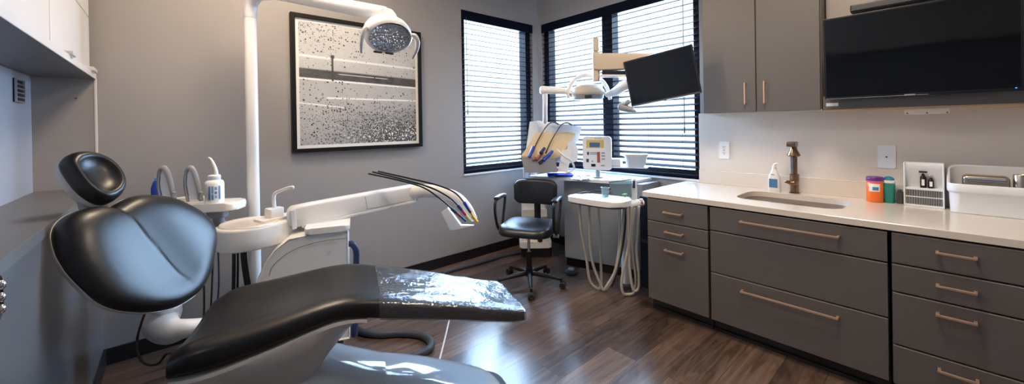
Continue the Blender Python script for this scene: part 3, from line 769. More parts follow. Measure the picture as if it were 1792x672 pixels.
rings = [endshrink(pad_ring(-.062, raw=True), .80), endshrink(pad_ring(-.056, raw=True), .9)]+[pad_ring(u) for u in us]+[endshrink(pad_ring(1.35), .9)]
MB().loft(rings).build('seat_cushion', M['leather'], chair, ang=70, local=True)
us2 = [.662+.04*i for i in range(17)]+[1.335, 1.349]
def crumple(ring, i, amp=.0022):
    return [(p[0]+(math.sin(p[1]*31+i)*.004 if i == 0 else 0), p[1]+amp*math.sin(p[0]*61+p[2]*90)*math.sin(k*1.7), p[2]+amp*math.sin(p[0]*47+p[1]*53+k*.6)*math.sin(p[1]*41-p[0]*23)) for k, p in enumerate(ring)]
rings = [crumple(pad_ring(u, .0045, 72), i) for i, u in enumerate(us2)]+[pad_ring(1.353, .001, 72), endshrink(pad_ring(1.355, .0, 72), .92)]
MB().loft(rings, cap0=False).build('plastic_cover', M['wrap'], chair, ang=70, local=True)['label'] = 'clear plastic wrap over the footrest'
# shell below the seat
def sh_ring(u, zt, zb, wt, wb, n=6):
    P = []
    prof = [(wt, zt), (wt+.004, zt-.012), (wt*.96+.0, zt-(zt-zb)*.3), (wt*.93, zt-(zt-zb)*.36), ((wt+wb)/2*.99, zt-(zt-zb)*.62), (wb, zb+.02), (wb-.02, zb)]
    return [(u, v, z) for v, z in prof]+[(u, -v, z) for v, z in reversed(prof)]
def shell_at(u):
    z, hw, th, dip = sm(TAB, u)
    zb = interp([(-.05, .50), (.0, .455), (.1, .415), (.25, .385), (.36, .39), (.42, .44), (.50, .545), (.56, .622), (.62, .66)], u)[0]
    return sh_ring(u, z-th+.012, min(zb, z-th-.004), hw*.985, hw*interp([(-.05, .72), (.25, .62), (.45, .62), (.6, .9)], u)[0])
MB().loft([shell_at(u) for u in (-.04, -.02, 0, .05, .1, .16, .22, .28, .33, .38, .42, .46, .5, .54, .58, .61)]).build('seat_shell', M['shell'], chair, ang=35, local=True)
mb = MB(); mb.loft([[(u, s*w_, z) for s, z in ((1, zt_), (1, zb_), (-1, zb_), (-1, zt_))] for u, zt_, zb_, w_ in ((.44, .64, .56, .12), (.56, .655, .60, .12), (.66, .64, .615, .12), (.95, .58, .56, .12))])
mb.build('footrest_bracket', M['dgrey'], chair, ang=30, local=True)
# pedestal and base
def dome(u, h, hw, z0=.012, n=18):
    P = []
    for k in range(n+1):
        a = PI*k/n; c, s_ = math.cos(a), math.sin(a)
        P.append((u, hw*math.copysign(abs(c)**.55, c), z0+max(0.002, h-z0)*abs(s_)**.7))
    return P
HT = [(.0, .05, .08), (.02, .16, .15), (.08, .26, .19), (.2, .39, .215), (.33, .44, .215), (.42, .425, .214), (.5, .395, .212), (.6, .348, .212), (.69, .306, .212)]
HF = [(.685, .306, .219), (.78, .274, .217), (.9, .230, .211), (1.02, .178, .2), (1.12, .135, .185), (1.2, .098, .160), (1.25, .068, .128), (1.28, .042, .085), (1.288, .03, .05)]
def fine(tab, n):
    a, b = tab[0][0], tab[-1][0]; out = []
    for i in range(n+1):
        u = a+(b-a)*i/n; s = 1-(1-i/n)**1.6; u = a+(b-a)*s
        h = interp(tab, u); out.append((u, *h))
    return out
MB().loft([dome(*r) for r in HT]).build('base_rear_cover', M['gloss'], chair, ang=50, local=True)
MB().loft([dome(*r) for r in fine(HF, 20)]).build('base_front_cover', M['gloss'], chair, ang=50, local=True)
bp = []
for k in range(48):
    a = 2*PI*k/48; c, s_ = math.cos(a), math.sin(a)
    bp.append((.66+.66*math.copysign(abs(c)**.55, c), .232*math.copysign(abs(s_)**.6, s_)*(1 if c < .3 else 1)))
MB().prism(bp, 0, .03, .006, local if False else 2).build('base_plate', M['rubber'], chair, local=True)
mb = MB(); mb.loft([[(u_*1.0, v_, z_) for u_, v_ in rrect(a_, b_, .06, 5, c_, 0)] for a_, b_, c_, z_ in ((.34, .3, .22, .30), (.30, .26, .22, .36), (.28, .26, .2, .44))])
mb.build('pedestal', M['shell'], chair, ang=50, local=True)

# backrest (own yaw), frame: t up the back, v across, n out of the cushion
PB = PH-.45; TH_ = math.radians(62)
aB = Vector((math.cos(PB), math.sin(PB), 0)); vB = Vector((-aB.y, aB.x, 0))
tB = -aB*math.cos(TH_)+Vector((0, 0, math.sin(TH_))); nB = aB*math.sin(TH_)+Vector((0, 0, math.cos(TH_)))
SB = .962
BO = CH+aB*-.3493+Vector((0, 0, .9364))+nB*.048
BO = CAM+(BO-CAM)*SB
OUT = [(.2, -.021), (.217, -.057), (.221, -.095), (.205, -.159), (.158, -.206), (.085, -.224), (.025, -.224), (-.034, -.215), (-.141, -.182), (-.195, -.144), (-.235, -.094), (-.27, -.031), (-.295, .053), (-.294, .128), (-.276, .193), (-.235, .254), (-.183, .302), (-.081, .378), (-.029, .396), (.02, .394), (.081, .369), (.132, .326), (.172, .283), (.201, .236), (.222, .182), (.234, .129), (.235, .08), (.22, .03)]
def closed(P, sub=3):
    V_ = [Vector((a, b, 0)) for a, b in P]; n = len(V_)
    return [(p.x, p.y) for p in catmull(V_[-2:]+V_+V_[:2], sub)[2*sub:(2+n)*sub]]
outl = closed(OUT, 6)
CT, CV = -.01, .085
CRE = [(.215, -.022), (.184, -.012), (.105, .015), (.032, .035), (-.069, .07), (-.168, .102), (-.238, .14)]
def crease_d(t, v):
    for (t0, v0), (t1, v1) in zip(CRE, CRE[1:]):
        if t >= t1 or t1 == CRE[-1][0]: f = (t0-t)/(t0-t1); return v-(v0+(v1-v0)*f)
    return v
def bring(s, n, k=.0, grow=0., crease=True):
    P = []
    for (a, b) in outl:
        L = math.hypot(a-CT, b-CV); f = s+grow/L if L > 1e-6 else s
        tt, vv = CT+(a-CT)*f, CV+(b-CV)*f
        nn = n
        if crease:
            d = crease_d(tt, vv); e = (1-s**4)
            nn -= .0017*math.exp(-(d/.007)**2)*(1 if s < .96 else .3)*max(0, min(1, (tt+.25)/.06))
            nn += .115*(tt+.03)*e+.010*math.exp(-((abs(d)-.16)/.11)**2)*e + .03*max(0, d)*e
        P.append(BO+(tB*tt+vB*vv+nB*nn)*SB)
    return P
prof = [(.01+.0295*i, .0035*(i/22)**2) for i in range(23)]+[(.69, .0036), (.72, .004), (.82, .003), (.89, -.002), (.94, -.010), (.975, -.022), (.995, -.038), (1.0, -.052), (.99, -.060)]
MB().loft([bring(s, n) for s, n in prof]+[bring(.6, -.06, crease=False)]).build('back_cushion', M['leather'], chair, ang=60)
MB().loft([bring(.97, -.052, crease=False, grow=0), bring(1.0, -.053, crease=False, grow=.002), bring(1.0, -.066, crease=False, grow=.001), bring(.97, -.082, crease=False), bring(.88, -.10, crease=False), bring(.6, -.115, .2, crease=False), bring(.1, -.12, .1, crease=False)]).build('back_shell', M['shell'], chair, ang=60)
# headrest
hth = math.radians(60); hT = -aB*math.cos(hth)+Vector((0, 0, math.sin(hth))); hN = aB*math.sin(hth)+Vector((0, 0, math.cos(hth))); hV = vB
HC = CH+aB*-.5128+Vector((0, 0, 1.2421))+hN*.042
HC = CAM+(HC-CAM)*SB
HOUT = closed([(.078, -.082), (.108, -.063), (.125, -.037), (.13, .005), (.114, .052), (.072, .09), (.01, .105), (-.048, .096), (-.092, .064), (-.117, .019), (-.119, -.018), (-.096, -.046), (-.048, -.07), (.019, -.082)], 4)
HCT, HCV = .004, .008
def hring(s, n, dip=True):
    P = []
    for a, b in HOUT:
        x_, y_ = HCT+(a-HCT)*s, HCV+(b-HCV)*s; nn = n
        if dip: nn -= .026*(1-min(1, (s/.7))**3.2 if s < .7 else 0)
        P.append(HC+(hT*x_+hV*y_+hN*nn)*SB)
    return P
MB().loft([hring(s, n) for s, n in ((.03, .0), (.2, .0), (.32, 0), (.42, .0), (.5, .0), (.56, 0), (.6, .0), (.65, .0), (.7, .001), (.74, .002), (.8, .002), (.86, -.003), (.93, -.012), (.98, -.027), (1.0, -.045), (.985, -.056), (.9, -.06))]).build('headrest_cushion', M['leather'], chair, ang=60)
MB().loft([hring(s, n, dip=False) for s, n in ((.9, -.054), (.985, -.055), (.99, -.06), (.97, -.072), (.89, -.092), (.76, -.112), (.5, -.124), (.1, -.128))]).build('headrest_shell', M['shell'], chair, ang=60)
q0 = HC-hN*.09-hT*.06; q1 = BO+tB*.12+vB*-.0-nB*.09
mb = MB(); mb.tube([q0, (q0+q1)/2-nB*.012, q1], .022, 14, 5, flat=2.2, up=tuple(nB)); mb.build('headrest_bar', M['greyp'], chair)
# hinge arm between backrest and seat
L = lambda u, v, z: WM[chair.name] @ Vector((u, v, z))
mb = MB()
for sgn in (0,):
    mb.tube([BO+tB*-.1+vB*.085-nB*.10, at(290, 540, D=2.0), at(281, 566, D=1.95), at(297, 579, D=1.92), at(325, 575, D=1.93), at(368, 570, D=1.97), L(.06, 0, .60)], [.05, .06, .072, .062, .044, .036, .03], 18, 6, flat=1.1)
mb.build('hinge_arm', M['white2'], chair)
mb = MB(); mb.tube([BO+tB*-.2-nB*.08+vB*.02, at(243, 580, D=1.86), at(240, 612, D=1.84), at(252, 635, D=1.82), at(276, 637, D=1.80), at(297, 618, D=1.80), L(-.02, -.1, .5)], .0055, 8)
mb.build('cable', M['black'], chair)
mb = MB(); mb.tube([at(357, 500, D=2.2), at(357, 548, D=2.18), at(352, 600, D=2.1)], .005, 8); mb.build('cable', M['black'], chair)

# ------------------------------------------------------------------ dental delivery unit beside the chair (box, cuspidor, pole with lamp, instrument arm)
def atv(px, py, v):
    """point on the vertical plane at chair-frame v"""
    vv = Vector((-math.sin(PH), math.cos(PH), 0)); q = cd + cr*((px-896)/FPX) + cu*((CY-py)/FPX)
    return CAM + q*(((CH+vv*v-CAM).dot(vv))/q.dot(vv))
unit = thing('delivery_unit', 'white dental delivery unit with cuspidor, tall lamp pole and instrument arm', 'dental unit', (.62, 2.75, 0), PH)
vv = Vector((-math.sin(PH), math.cos(PH), 0)); uu = Vector((math.cos(PH), math.sin(PH), 0))
front = [(609, 400), (570, 404), (535, 412), (505, 418), (480, 438), (462, 462), (450, 490)]
prof = [atv(*p, .66) for p in front]
prof.append(Vector((prof[-1].x, prof[-1].y, .12))); prof.append(Vector((prof[0].x, prof[0].y, .12)))
mb = MB()
def offs(p, d, ins=0):
    c = sum(prof, Vector())/len(prof); r = p+vv*d
    if ins: r = r+(c-p).normalized()*ins
    return r
mb.loft([[offs(p, .012, .012) for p in prof], [offs(p, .003, .003) for p in prof], [offs(p, .012) for p in prof], [offs(p, .28) for p in prof]][0:1]+[[offs(p, .003, .004) for p in prof], [offs(p, .012) for p in prof], [offs(p, .28) for p in prof], [offs(p, .29, .01) for p in prof]])
mb.build('body', M['ivory'], unit, ang=30)
# plinth
c = (prof[-1]+prof[-2])/2+vv*.14
mb = MB(); mb.box((-.2, -.11, 0), (.2, .11, .125), .004, 2, Matrix.Translation((c.x, c.y, 0)) @ Matrix.Rotation(PH, 4, 'Z')); mb.build('plinth', M['dgrey'], unit)
# top tray with soft front lip
a, b = atv(612, 398, .65), atv(532, 404, .65); z = a.z
mb = MB(); Lh = (a-b).length/2
mt = Matrix.Translation((a+b)/2+vv*.15) @ Matrix.Rotation(PH, 4, 'Z')
mb.prism(rrect(Lh*2, .30, .03), -.024, .012, .008, 2, mt); mb.build('top_tray', M['ivory'], unit)
mb = MB(); mb.tube([atv(*p, .6585) for p in ((471, 483), (478, 465), (507, 441), (543, 427), (578, 420), (606, 417))], .0016, 6); mb.build('panel_groove', M['dgrey'], unit)
for k in range(3):
    p = atv(566+k*7, 398-k, .655); MB().ell((p.x+vv.x*.04, p.y+vv.y*.04, z+.0125), (.005, .005, .0015)).build('button', M['greyp'], unit)
p = atv(579, 437, .6585); 
mb = MB(); mb.box((-.012, -.0012, -.002), (.012, .001, .002), 0, 2, Matrix.Translation(p) @ Matrix.Rotation(PH, 4, 'Z')); mb.box((-.002, -.0012, -.014), (.002, .001, .014), 0, 2, Matrix.Translation(p) @ Matrix.Rotation(PH, 4, 'Z')); mb.build('emblem', M['white2'], unit)
h0 = atv(606, 428, .74)
mb = MB(); mb.tube([h0, atv(616, 427, .74), atv(623, 440, .74), atv(623, 470, .74), atv(622, 520, .74), atv(620, 560, .74)+Vector((0, 0, -.1))], .019, 12); mb.build('hose', M['hosenavy'], unit)

# cuspidor
e1 = Vector((.95, .31, 0)).normalized(); e2 = Vector((-e1.y, e1.x, 0)); cc = Vector((.335, 2.80, 0))
def cus(z, g=0., taper=1.):
    P = []
    for k in range(40):
        a = PI/2+PI*k/39; P.append((math.cos(a)*(.172+g)*taper, math.sin(a)*(.155+g)*taper))
    P += [(.1, -(.150+g)*taper), (.2, -(.128+g)*taper), (.28, -(.095+g)*taper), (.33+g, -(.075+g)*taper), (.345+g, -(.05)*taper), (.345+g, .05*taper), (.33+g, (.075+g)*taper), (.28, (.095+g)*taper), (.2, (.128+g)*taper), (.1, (.15+g)*taper)]
    return [cc+e1*x+e2*y+Vector((0, 0, z)) for x, y in P]
mb = MB(); mb.loft([cus(.742, -.03), cus(.745, -.012), cus(.755, -.002), cus(.80), cus(.862, .002), cus(.872, 0), cus(.878, -.008)]); mb.build('cuspidor_housing', M['ivory'], unit, ang=50)
bm_ = Matrix.Translation(cc+Vector((0, 0, .876)))
MB().lathe([(0, .004), (.08, .005), (.125, .008), (.14, .012), (.148, .012), (.153, .006), (.155, 0), (0, 0)], n=48, m=bm_).build('cuspidor_bowl', M['bowl'], unit)
fb = at(480, 371, D=2.42)
mb = MB(); mm_ = Matrix.Translation((fb.x, fb.y, .874)) @ Matrix.Rotation(.31, 4, 'Z')
mb.prism(rrect(.2, .13, .03), 0, .02, .006, 2, mm_); mb.build('filler_ledge', M['ivory'], unit)
mb = MB(); mb.prism(rrect(.088, .075, .012), .02, .075, .006, 2, mm_); mb.build('filler_block', M['white'], unit)
mb = MB(); D_ = 2.42; mb.tube([at(480, 362, D=D_), at(479, 348, D=D_), at(481, 339, D=D_), at(490, 334, D=D_-.01), at(503, 329, D=D_-.03), at(512, 327, D=D_-.04), at(513, 330, D=D_-.04)], [.012, .011, .0105, .0095, .009, .008, .006], 10); mb.build('cup_filler', M['white'], unit)
for i, (x_, r_, d_) in enumerate(((408, .010, 2.34), (415, .006, 2.37), (430, .017, 2.36))):
    mb = MB(); p0, p1 = at(x_, 430, D=d_), at(x_-(3 if i < 2 else 10), 560, D=d_); p0.z = .76
    mb.tube([p0, (p0*.5+p1*.5)+Vector((.01, 0, .1)), Vector((p1.x+(.1 if i == 2 else 0), p1.y+.02, .03))], r_, 10); mb.build('drain_hose', M['rubber'], unit)
# pole and lamp arm
pp = at(443, 300, D=2.62); px_, py_ = pp.x, pp.y
ae = at(672, 25, D=2.30); ztop = 2.335
d_ = Vector((ae.x-px_, ae.y-py_, 0)).normalized()
mb = MB(); mb.tube([Vector((px_, py_, z)) for z in (.02, .5, 1.2, 2.2)], .0365, 20, 0); mb.build('pole', M['white'], unit)
mb = MB(); mb.tube([Vector((px_, py_, 2.201)), Vector((px_, py_, 2.25)), Vector((px_, py_, 2.30))+d_*.015, Vector((px_, py_, 2.345))+d_*.07, Vector((px_, py_, 2.345))+d_*.16, Vector((px_, py_, 2.325))+d_*.3, ae], [.0385, .0385, .039, .04, .041, .043, .046], 20, 6); mb.build('lamp_arm', M['white'], unit)
MB().prism(rrect(.26, .26, .04), 0, .022, .006, 2, Matrix.Translation((px_, py_, 0))).build('foot_plate', M['dgrey'], unit)
# lamp head
def lamp_axes(c, aim):
    n = (aim-c).normalized(); r = n.cross(Vector((0, 0, 1))).normalized(); u_ = r.cross(n); return frame_m(c, r, u_, n), r, u_, n
lc = at(682, 66, D=2.24)
lm, lr, lu, ln = lamp_axes(lc, Vector((.95, .75, .70)))
mb = MB()
def oval(a, b, z): return [lm @ Vector((a*math.cos(2*PI*k/40), b*math.sin(2*PI*k/40)*(1.0 if math.sin(2*PI*k/40) < 0 else 1.05), z)) for k in range(40)]
A_, B_ = .128, .098
mb.loft([oval(A_*.3, B_*.3, -.06), oval(A_*.88, B_*.88, -.05), oval(A_*.94, B_*.94, .006), oval(A_, B_, .012), oval(A_*1.06, B_*1.07, .004), oval(A_*1.1, B_*1.12, -.02), oval(A_*1.08, B_*1.1, -.055), oval(A_*.98, B_*1.0, -.09), oval(A_*.78, B_*.8, -.12), oval(A_*.45, B_*.48, -.139), oval(A_*.1, B_*.1, -.145)], True, True)
hd = mb.build('lamp_head', M['white'], unit, ang=50)
mb = MB(); R_ = []
for i, (f, z) in enumerate(((.92, .0085), (.80, .0095), (.65, .0105), (.48, .0112), (.3, .0116), (.1, .0118))): R_.append([lm @ Vector((A_*f*math.cos(2*PI*k/20+i*PI/20), B_*f*math.sin(2*PI*k/20+i*PI/20), z-.003-.02*(1-f*f)+(.009 if .1 < f < .75 else .002)*math.sin(k*2.4+i*1.3))) for k in range(20)])
mb.loft(R_, True, True); mb.build('reflector', M['mirror'], hd, ang=1)
MB().loft([oval(A_*.9, B_*.9, .0195), oval(A_*.86, B_*.86, .021), oval(A_*.05, B_*.05, .026)], True, True).build('lens', M['lens'], hd)
for sx in (-1, 1):
    P = [(sx*A_*1.02, .02, -.03), (sx*A_*1.18, .035, .0), (sx*A_*1.30, .01, .03), (sx*A_*1.30, -.04, .045), (sx*A_*1.22, -.09, .05)]
    mb = MB(); mb.tube([lm @ Vector(p) for p in P], [.013, .013, .011, .009, .007], 10); mb.build('lamp_handle', M['shell'], hd)
mb = MB()
for sx in (-.35, .2): mb.box((A_*sx, -B_*1.02, .008), (A_*sx+.05, -B_*.93, .022), .003, 2, lm)
mb.build('sensor', M['dgrey'], hd)
mb = MB(); tp = lm @ Vector((.02, .06, -.10)); mb.tube([ae, ae+d_*.035+Vector((0, 0, .002)), ae+d_*.06+Vector((0, 0, -.03)), tp], [.03, .028, .024, .026], 14); mb.build('lamp_joint', M['white'], unit)

# instrument arm
A0, A1 = at(512, 379, D=2.42), at(722, 336, D=2.9)
ax = (A1-A0).normalized(); ay = Vector((0, 0, 1)).cross(ax).normalized(); az = ax.cross(ay)
am = frame_m(A0, ax, ay, az); Lg = (A1-A0).length
mb = MB(); S = []
for u_, h_, w_ in ((-.03, .03, .03), (-.022, .05, .04), (0, .066, .045), (.1, .068, .045), (Lg*.6, .064, .042), (Lg, .058, .038)):
    S.append([am @ Vector((u_, y_, z_)) for y_, z_ in rrect(w_*2, h_*2, .02, 4)])
mb.loft(S); mb.build('instrument_arm', M['white'], unit, ang=50)
mb = MB(); mb.box((.04, -.046, -.076), (Lg+.02, .04, -.058), .004, 2, am); mb.box((Lg, -.046, -.076), (Lg+.02, -.03, -.03), .003, 2, am); mb.build('arm_rail', M['white2'], unit)
mb = MB()
gr = [(Lg*.55, .045), (Lg*.56, -.035), (Lg*.58, -.045), (Lg*.9, -.048)]
mb.tube([am @ Vector((u_, -.0435, z_)) for u_, z_ in gr], .0012, 5, 4); mb.build('arm_groove', M['greyp'], unit)
mb = MB(); mb.box((-.015, -.052, -.07), (.012, .05, .05), .004, 2, am); mb.build('arm_joint', M['white2'], unit)
# curved fore-arm ending in the instrument holder
DT = 2.88
mb = MB(); mb.tube([A1+ax*-.03, at(745, 334, D=DT), at(775, 338, D=DT), at(800, 347, D=DT-.02), at(818, 364, D=DT-.04), at(830, 384, D=DT-.05)], [.052, .05, .045, .042, .036, .026], 16, 6, flat=.75); mb.build('forearm', M['ivory'], unit)
hc = at(794, 383, D=DT-.1)
def P3(x, y, d=0): return at(x, y, D=DT-.12+d)
mb = MB(); mb.loft([[P3(772, 371), P3(783, 364), P3(806, 395), P3(828, 395), P3(793, 403), P3(787, 402)], [P3(776, 369, .1), P3(785, 362, .1), P3(808, 392, .1), P3(830, 393, .1), P3(796, 401, .1), P3(790, 400, .1)]]); mb.build('instrument_holder', M['white2'], unit, ang=20)
rods = [((645, 304), (695, 315), (740, 328), (772, 349), (796, 370), (812, 384)), ((652, 301), (705, 314), (755, 329), (788, 347), (806, 365), (822, 385)), ((662, 300), (715, 312), (765, 324), (797, 338), (816, 360), (830, 382))]
cols = [('dgrey', 'brown', 'blue'), ('hosenavy', 'red', 'lime'), ('blue', 'dgrey', 'yellow')]
for i, rd in enumerate(rods):
    dd = DT-.16-.012*i
    mb = MB(); mb.tube([at(*p, D=dd-.05*(1-k/5)) for k, p in enumerate(rd)], .0058, 8); mb.build('whip_hose', M['black'], unit)
    e0, e1_ = at(*rd[3], D=dd-.02), at(*rd[5], D=dd-.005); dv = (e1_-e0)
    q = [at(*rd[4], D=dd-.012), at(*rd[5], D=dd-.008)]
    dq = (q[1]-q[0]).normalized(); q0_ = q[0]-dq*.03
    hp = None
    for k in range(3):
        mb = MB(); mb.cyl(q0_+dq*.045*k, q0_+dq*(.045*k+.0445), .0125-.002*k, .0115-.002*k, 14); o_ = mb.build('handpiece' if k == 0 else ('handpiece_collar' if k == 1 else 'handpiece_tip'), M[cols[i][k]], unit if k == 0 else hp)
        hp = hp or o_
mb = MB(); mb.cyl(at(826, 378, D=DT-.15), at(836, 389, D=DT-.15), .012, .01, 12); mb.build('handpiece', M['yellow'], unit)

# assistant tray with suction holders
tray = thing('assistant_tray', 'white assistant tray with two arched grey suction holders behind the backrest', 'tray', at(345, 370, D=2.42))
tc = at(334, 366, D=2.41)
tdir = Vector((.85, -.53, 0)).normalized(); tm = frame_m(Vector((tc.x, tc.y, .955)), tdir, Vector((-tdir.y, tdir.x, 0)), Vector((0, 0, 1)))
mb = MB(); mb.prism(rrect(.58, .19, .05, 6), 0, .05, .016, 3, tm @ Matrix.Translation((.0, 0, -.01))); mb.build('tray_top', M['ivory'], tray)
mb = MB(); mb.prism(rrect(.20, .08, .03, 6), .041, .075, .012, 3, tm @ Matrix.Translation((-.02, .045, -.01))); mb.build('back_ridge', M['ivory'], tray)
mb = MB(); mb.prism(rrect(.1, .08, .02), -.06, -.009, .006, 2, tm @ Matrix.Translation((.15, 0, 0))); mb.build('mount_block', M['greyp'], tray)
mb = MB(); mb.tube([tm @ Vector((.15, 0, -.05)), tm @ Vector((.16, .03, -.12)), Vector((px_-.06, py_-.04, .79)), Vector((px_-.02, py_-.03, .77))], [.03, .03, .028, .028], 12); mb.build('support_arm', M['greyp'], tray)
for hx, hl in ((278, 301), (325, 347)):
    d0 = 2.36
    mb = MB(); mb.tube([at(hx+4, 352, D=d0), at(hx-1, 325, D=d0), at(hx+1, 300, D=d0), at(hx+7, 293, D=d0), at(hx+14, 300, D=d0), at(hx+21, 322, D=d0), at(hx+27, 350, D=d0)], [.008, .009, .0095, .010, .0095, .009, .008], 10, 6, flat=1.6); h = mb.build('suction_holder', M['greyp'], tray)
    mb = MB(); mb.loft([[at(hx+a_, b_, D=d0+dz) for a_, b_ in ((3, 304), (7, 299), (13, 306), (23, 348), (8, 350), (2, 322))] for dz in (-.008, .012)]); mb.build('suction_tip', M['white2'], h)
    mb = MB(); mb.cyl(at(hx+24, 349, D=d0-.02), at(hx+27, 336, D=d0-.02), .010, .009, 12); mb.build('valve', M['greyp'], h)
for i, x_ in enumerate((372, 381)):
    mb = MB(); mb.tube([at(x_, 395, D=2.42), at(x_+1, 440, D=2.4), at(x_+(2 if i else -1), 500, D=2.36), at(x_-4, 560, D=2.32)], .005, 8); mb.build('hose', M['hosenavy'] if i else M['rubber'], tray)
bp_ = at(376, 357, D=2.40); bz = .9955
t = thing('wash_bottle', 'white wash bottle with bent spout and blue label on the assistant tray', 'bottle', (bp_.x, bp_.y, bz))
B = Matrix.Translation((bp_.x, bp_.y, bz))
MB().lathe([(0, 0), (.046, 0), (.05, .005), (.05, .115), (.046, .13), (.035, .138), (.03, .14), (0, .14)], n=32, m=B).build('body', M['white'], t)
MB().lathe([(0, .14), (.031, .14), (.033, .143), (.033, .165), (.028, .17), (.012, .172), (0, .172)], n=24, m=B).build('cap', M['white2'], t)
mb = MB(); mb.tube([at(379, 312, D=2.4), at(378, 300, D=2.4), at(374, 288, D=2.4), at(369, 279, D=2.4), at(365, 276, D=2.4)], [.012, .0105, .009, .0075, .006], 10); mb.build('spout', M['white'], t)
ang0 = math.atan2(-bp_.y, -bp_.x)
for k, (aa, w_, z0_, z1_, mt_) in enumerate(((-38, 14, .022, .105, 'labelblue'), (-18, 12, .06, .105, 'lblue'), (-18, 12, .022, .055, 'labelblue'), (0, 14, .03, .048, 'lblue'), (0, 14, .055, .072, 'labelblue'), (0, 14, .08, .1, 'lblue'), (22, 12, .022, .105, 'labelblue'))):
    MB().lathe([(.0502, z0_), (.0506, z0_+.001), (.0506, z1_-.001), (.0502, z1_)], n=5, m=B @ Matrix.Rotation(ang0+math.radians(aa), 4, 'Z'), arc=math.radians(w_)).build('label_mark', M[mt_], t)
b2 = at(270, 345, D=2.43)
t = thing('blue_bottle', 'small blue bottle half hidden behind the backrest beside the suction holders', 'bottle', (b2.x, b2.y, .9955))
bx2 = Matrix.Translation((b2.x+.012, b2.y, .995))
MB().lathe([(0, 0), (.026, 0), (.028, .003), (.028, .09), (.018, .125), (.012, .135), (0, .135)], n=20, m=bx2).build('body', M['blue'], t)
MB().cyl((b2.x+.012, b2.y, 1.13), (b2.x+.012, b2.y, 1.15), .011).build('cap', M['lblue'], t)

# ------------------------------------------------------------------ stool
sc_ = Vector((2.40, 2.53, 0)); fa = math.radians(-151)   # direction the stool faces
stool = thing('operator_stool', 'black vinyl operator stool with armrests on a five-star castor base', 'stool', sc_, fa)
LS = lambda m: m
mb = MB()
for k in range(5):
    a = math.radians(-131+72*k)-fa; c, s_ = math.cos(a), math.sin(a)
    mb = MB(); mb.tube([(c*.035, s_*.035, .105), (c*.15, s_*.15, .096), (c*.29, s_*.29, .078)], [.022, .019, .014], 10, 4, flat=1.0); leg = mb.build('base_leg', M['black'], stool, local=True)
    mb = MB(); mb.cyl((c*.29, s_*.29, .055), (c*.29, s_*.29, .09), .012); t_ = Vector((-s_, c, 0)); e_ = Vector((c*.305, s_*.305, .028))
    for sg in (-1, 1): mb.cyl(e_+t_*sg*.010, e_+t_*sg*.026, .0275, n=20)
    mb.ell(e_+Vector((0, 0, .012)), (.024, .024, .022)); mb.build('caster', M['rubber'], leg, local=True)
mb = MB(); mb.cyl((0, 0, .08), (0, 0, .16), .036, .03); mb.cyl((0, 0, .15), (0, 0, .30), .024); mb.build('hub', M['black'], stool, local=True)
MB().cyl((0, 0, .29), (0, 0, .46), .013).build('gas_lift', M['chrome'], stool, local=True)
MB().box((-.14, -.11, .452), (.14, .11, .475), .006).build('seat_plate', M['greyp'], stool, local=True)
def seat(z, g, dome_=0):
    return [(x*1.0+.0, y, z) for x, y in rrect(.46+2*g, .47+2*g, .12+g, 8)]
def seat_pad():
    mb = MB(); R = [seat(.476, -.02), seat(.48, -.006), seat(.49, 0), seat(.52, .004), seat(.538, -.003), seat(.549, -.014), seat(.556, -.03)]
    for f in (.82, .68, .54, .4, .27, .14, .03): R.append([(x*f, y*f, .556+.006*(1-f)) for x, y, z in seat(0, -.03)])
    R = [[(x, y, z+(.010*abs(y/.23)**2 if z > .52 else 0)-(.016*max(0, (x-.10)/.12)**2 if z > .5 else 0)) for x, y, z in r] for r in R]
    mb.loft(R); return mb
seat_pad().build('seat', M['leather2'], stool, ang=60, local=True)
# backrest curved
mb = MB(); R = []
for k in range(29):
    y = .205*math.sin(PI*(k/28-.5)); f = max(0, 1-abs(y/.2055)**7); hh_ = .118*max(.62, f**.3); th_ = .026*max(.35, f**.5); xx = -.255+.045*(y/.205)**2; zc = .80
    R.append([(xx+p_, y, zc+q_+(-.0)) for p_, q_ in rrect(th_*2, hh_*2, min(th_*.9, .022), 4)])
mb.loft(R); mb.build('backrest', M['leather2'], stool, ang=60, local=True)
mb = MB(); R = []
for k in range(29):
    y = .215*math.sin(PI*(k/28-.5)); f = max(0, 1-abs(y/.2155)**8); hh_ = .124*max(.66, f**.3); xx = -.282+.045*(y/.205)**2
    R.append([(xx+p_, y, .80+q_) for p_, q_ in rrect(.012, hh_*2, .0055, 3)])
mb.loft(R); mb.build('backrest_shell', M['dgrey'], stool, ang=60, local=True)
mb = MB(); mb.tube([(-.12, 0, .462), (-.24, 0, .462), (-.296, 0, .52), (-.298, 0, .66), (-.29, 0, .80)], [.014, .016, .018, .018, .018], 10, 5, flat=1.8, up=(1, 0, 0)); mb.build('back_bracket', M['black'], stool, local=True)
for s_ in (-1, 1):
    y = s_*.262
    mb = MB(); mb.tube([(-.02, s_*.2, .468), (-.02, y, .476), (-.05, y+s_*.005, .56), (-.10, y+s_*.008, .68), (-.12, y+s_*.008, .745), (-.10, y+s_*.006, .772), (.0, y+s_*.006, .776), (.09, y+s_*.006, .772), (.135, y+s_*.006, .745), (.14, y+s_*.006, .66), (.10, y+s_*.002, .54), (.03, y, .478), (.0, s_*.2, .468)], .0125, 10, 5)
    ar = mb.build('armrest', M['black'], stool, local=True)
    mb = MB(); mb.tube([(-.1, y+s_*.006, .784), (.0, y+s_*.006, .789), (.1, y+s_*.006, .784)], [.016, .018, .016], 12, 5, flat=1.8, up=(0, 0, 1)); mb.build('arm_pad', M['leather2'], ar, local=True)
    MB().cyl((.03, s_*.235, .468), (.03, s_*.285, .468), .016).build('lever', M['greyp'], stool, local=True)

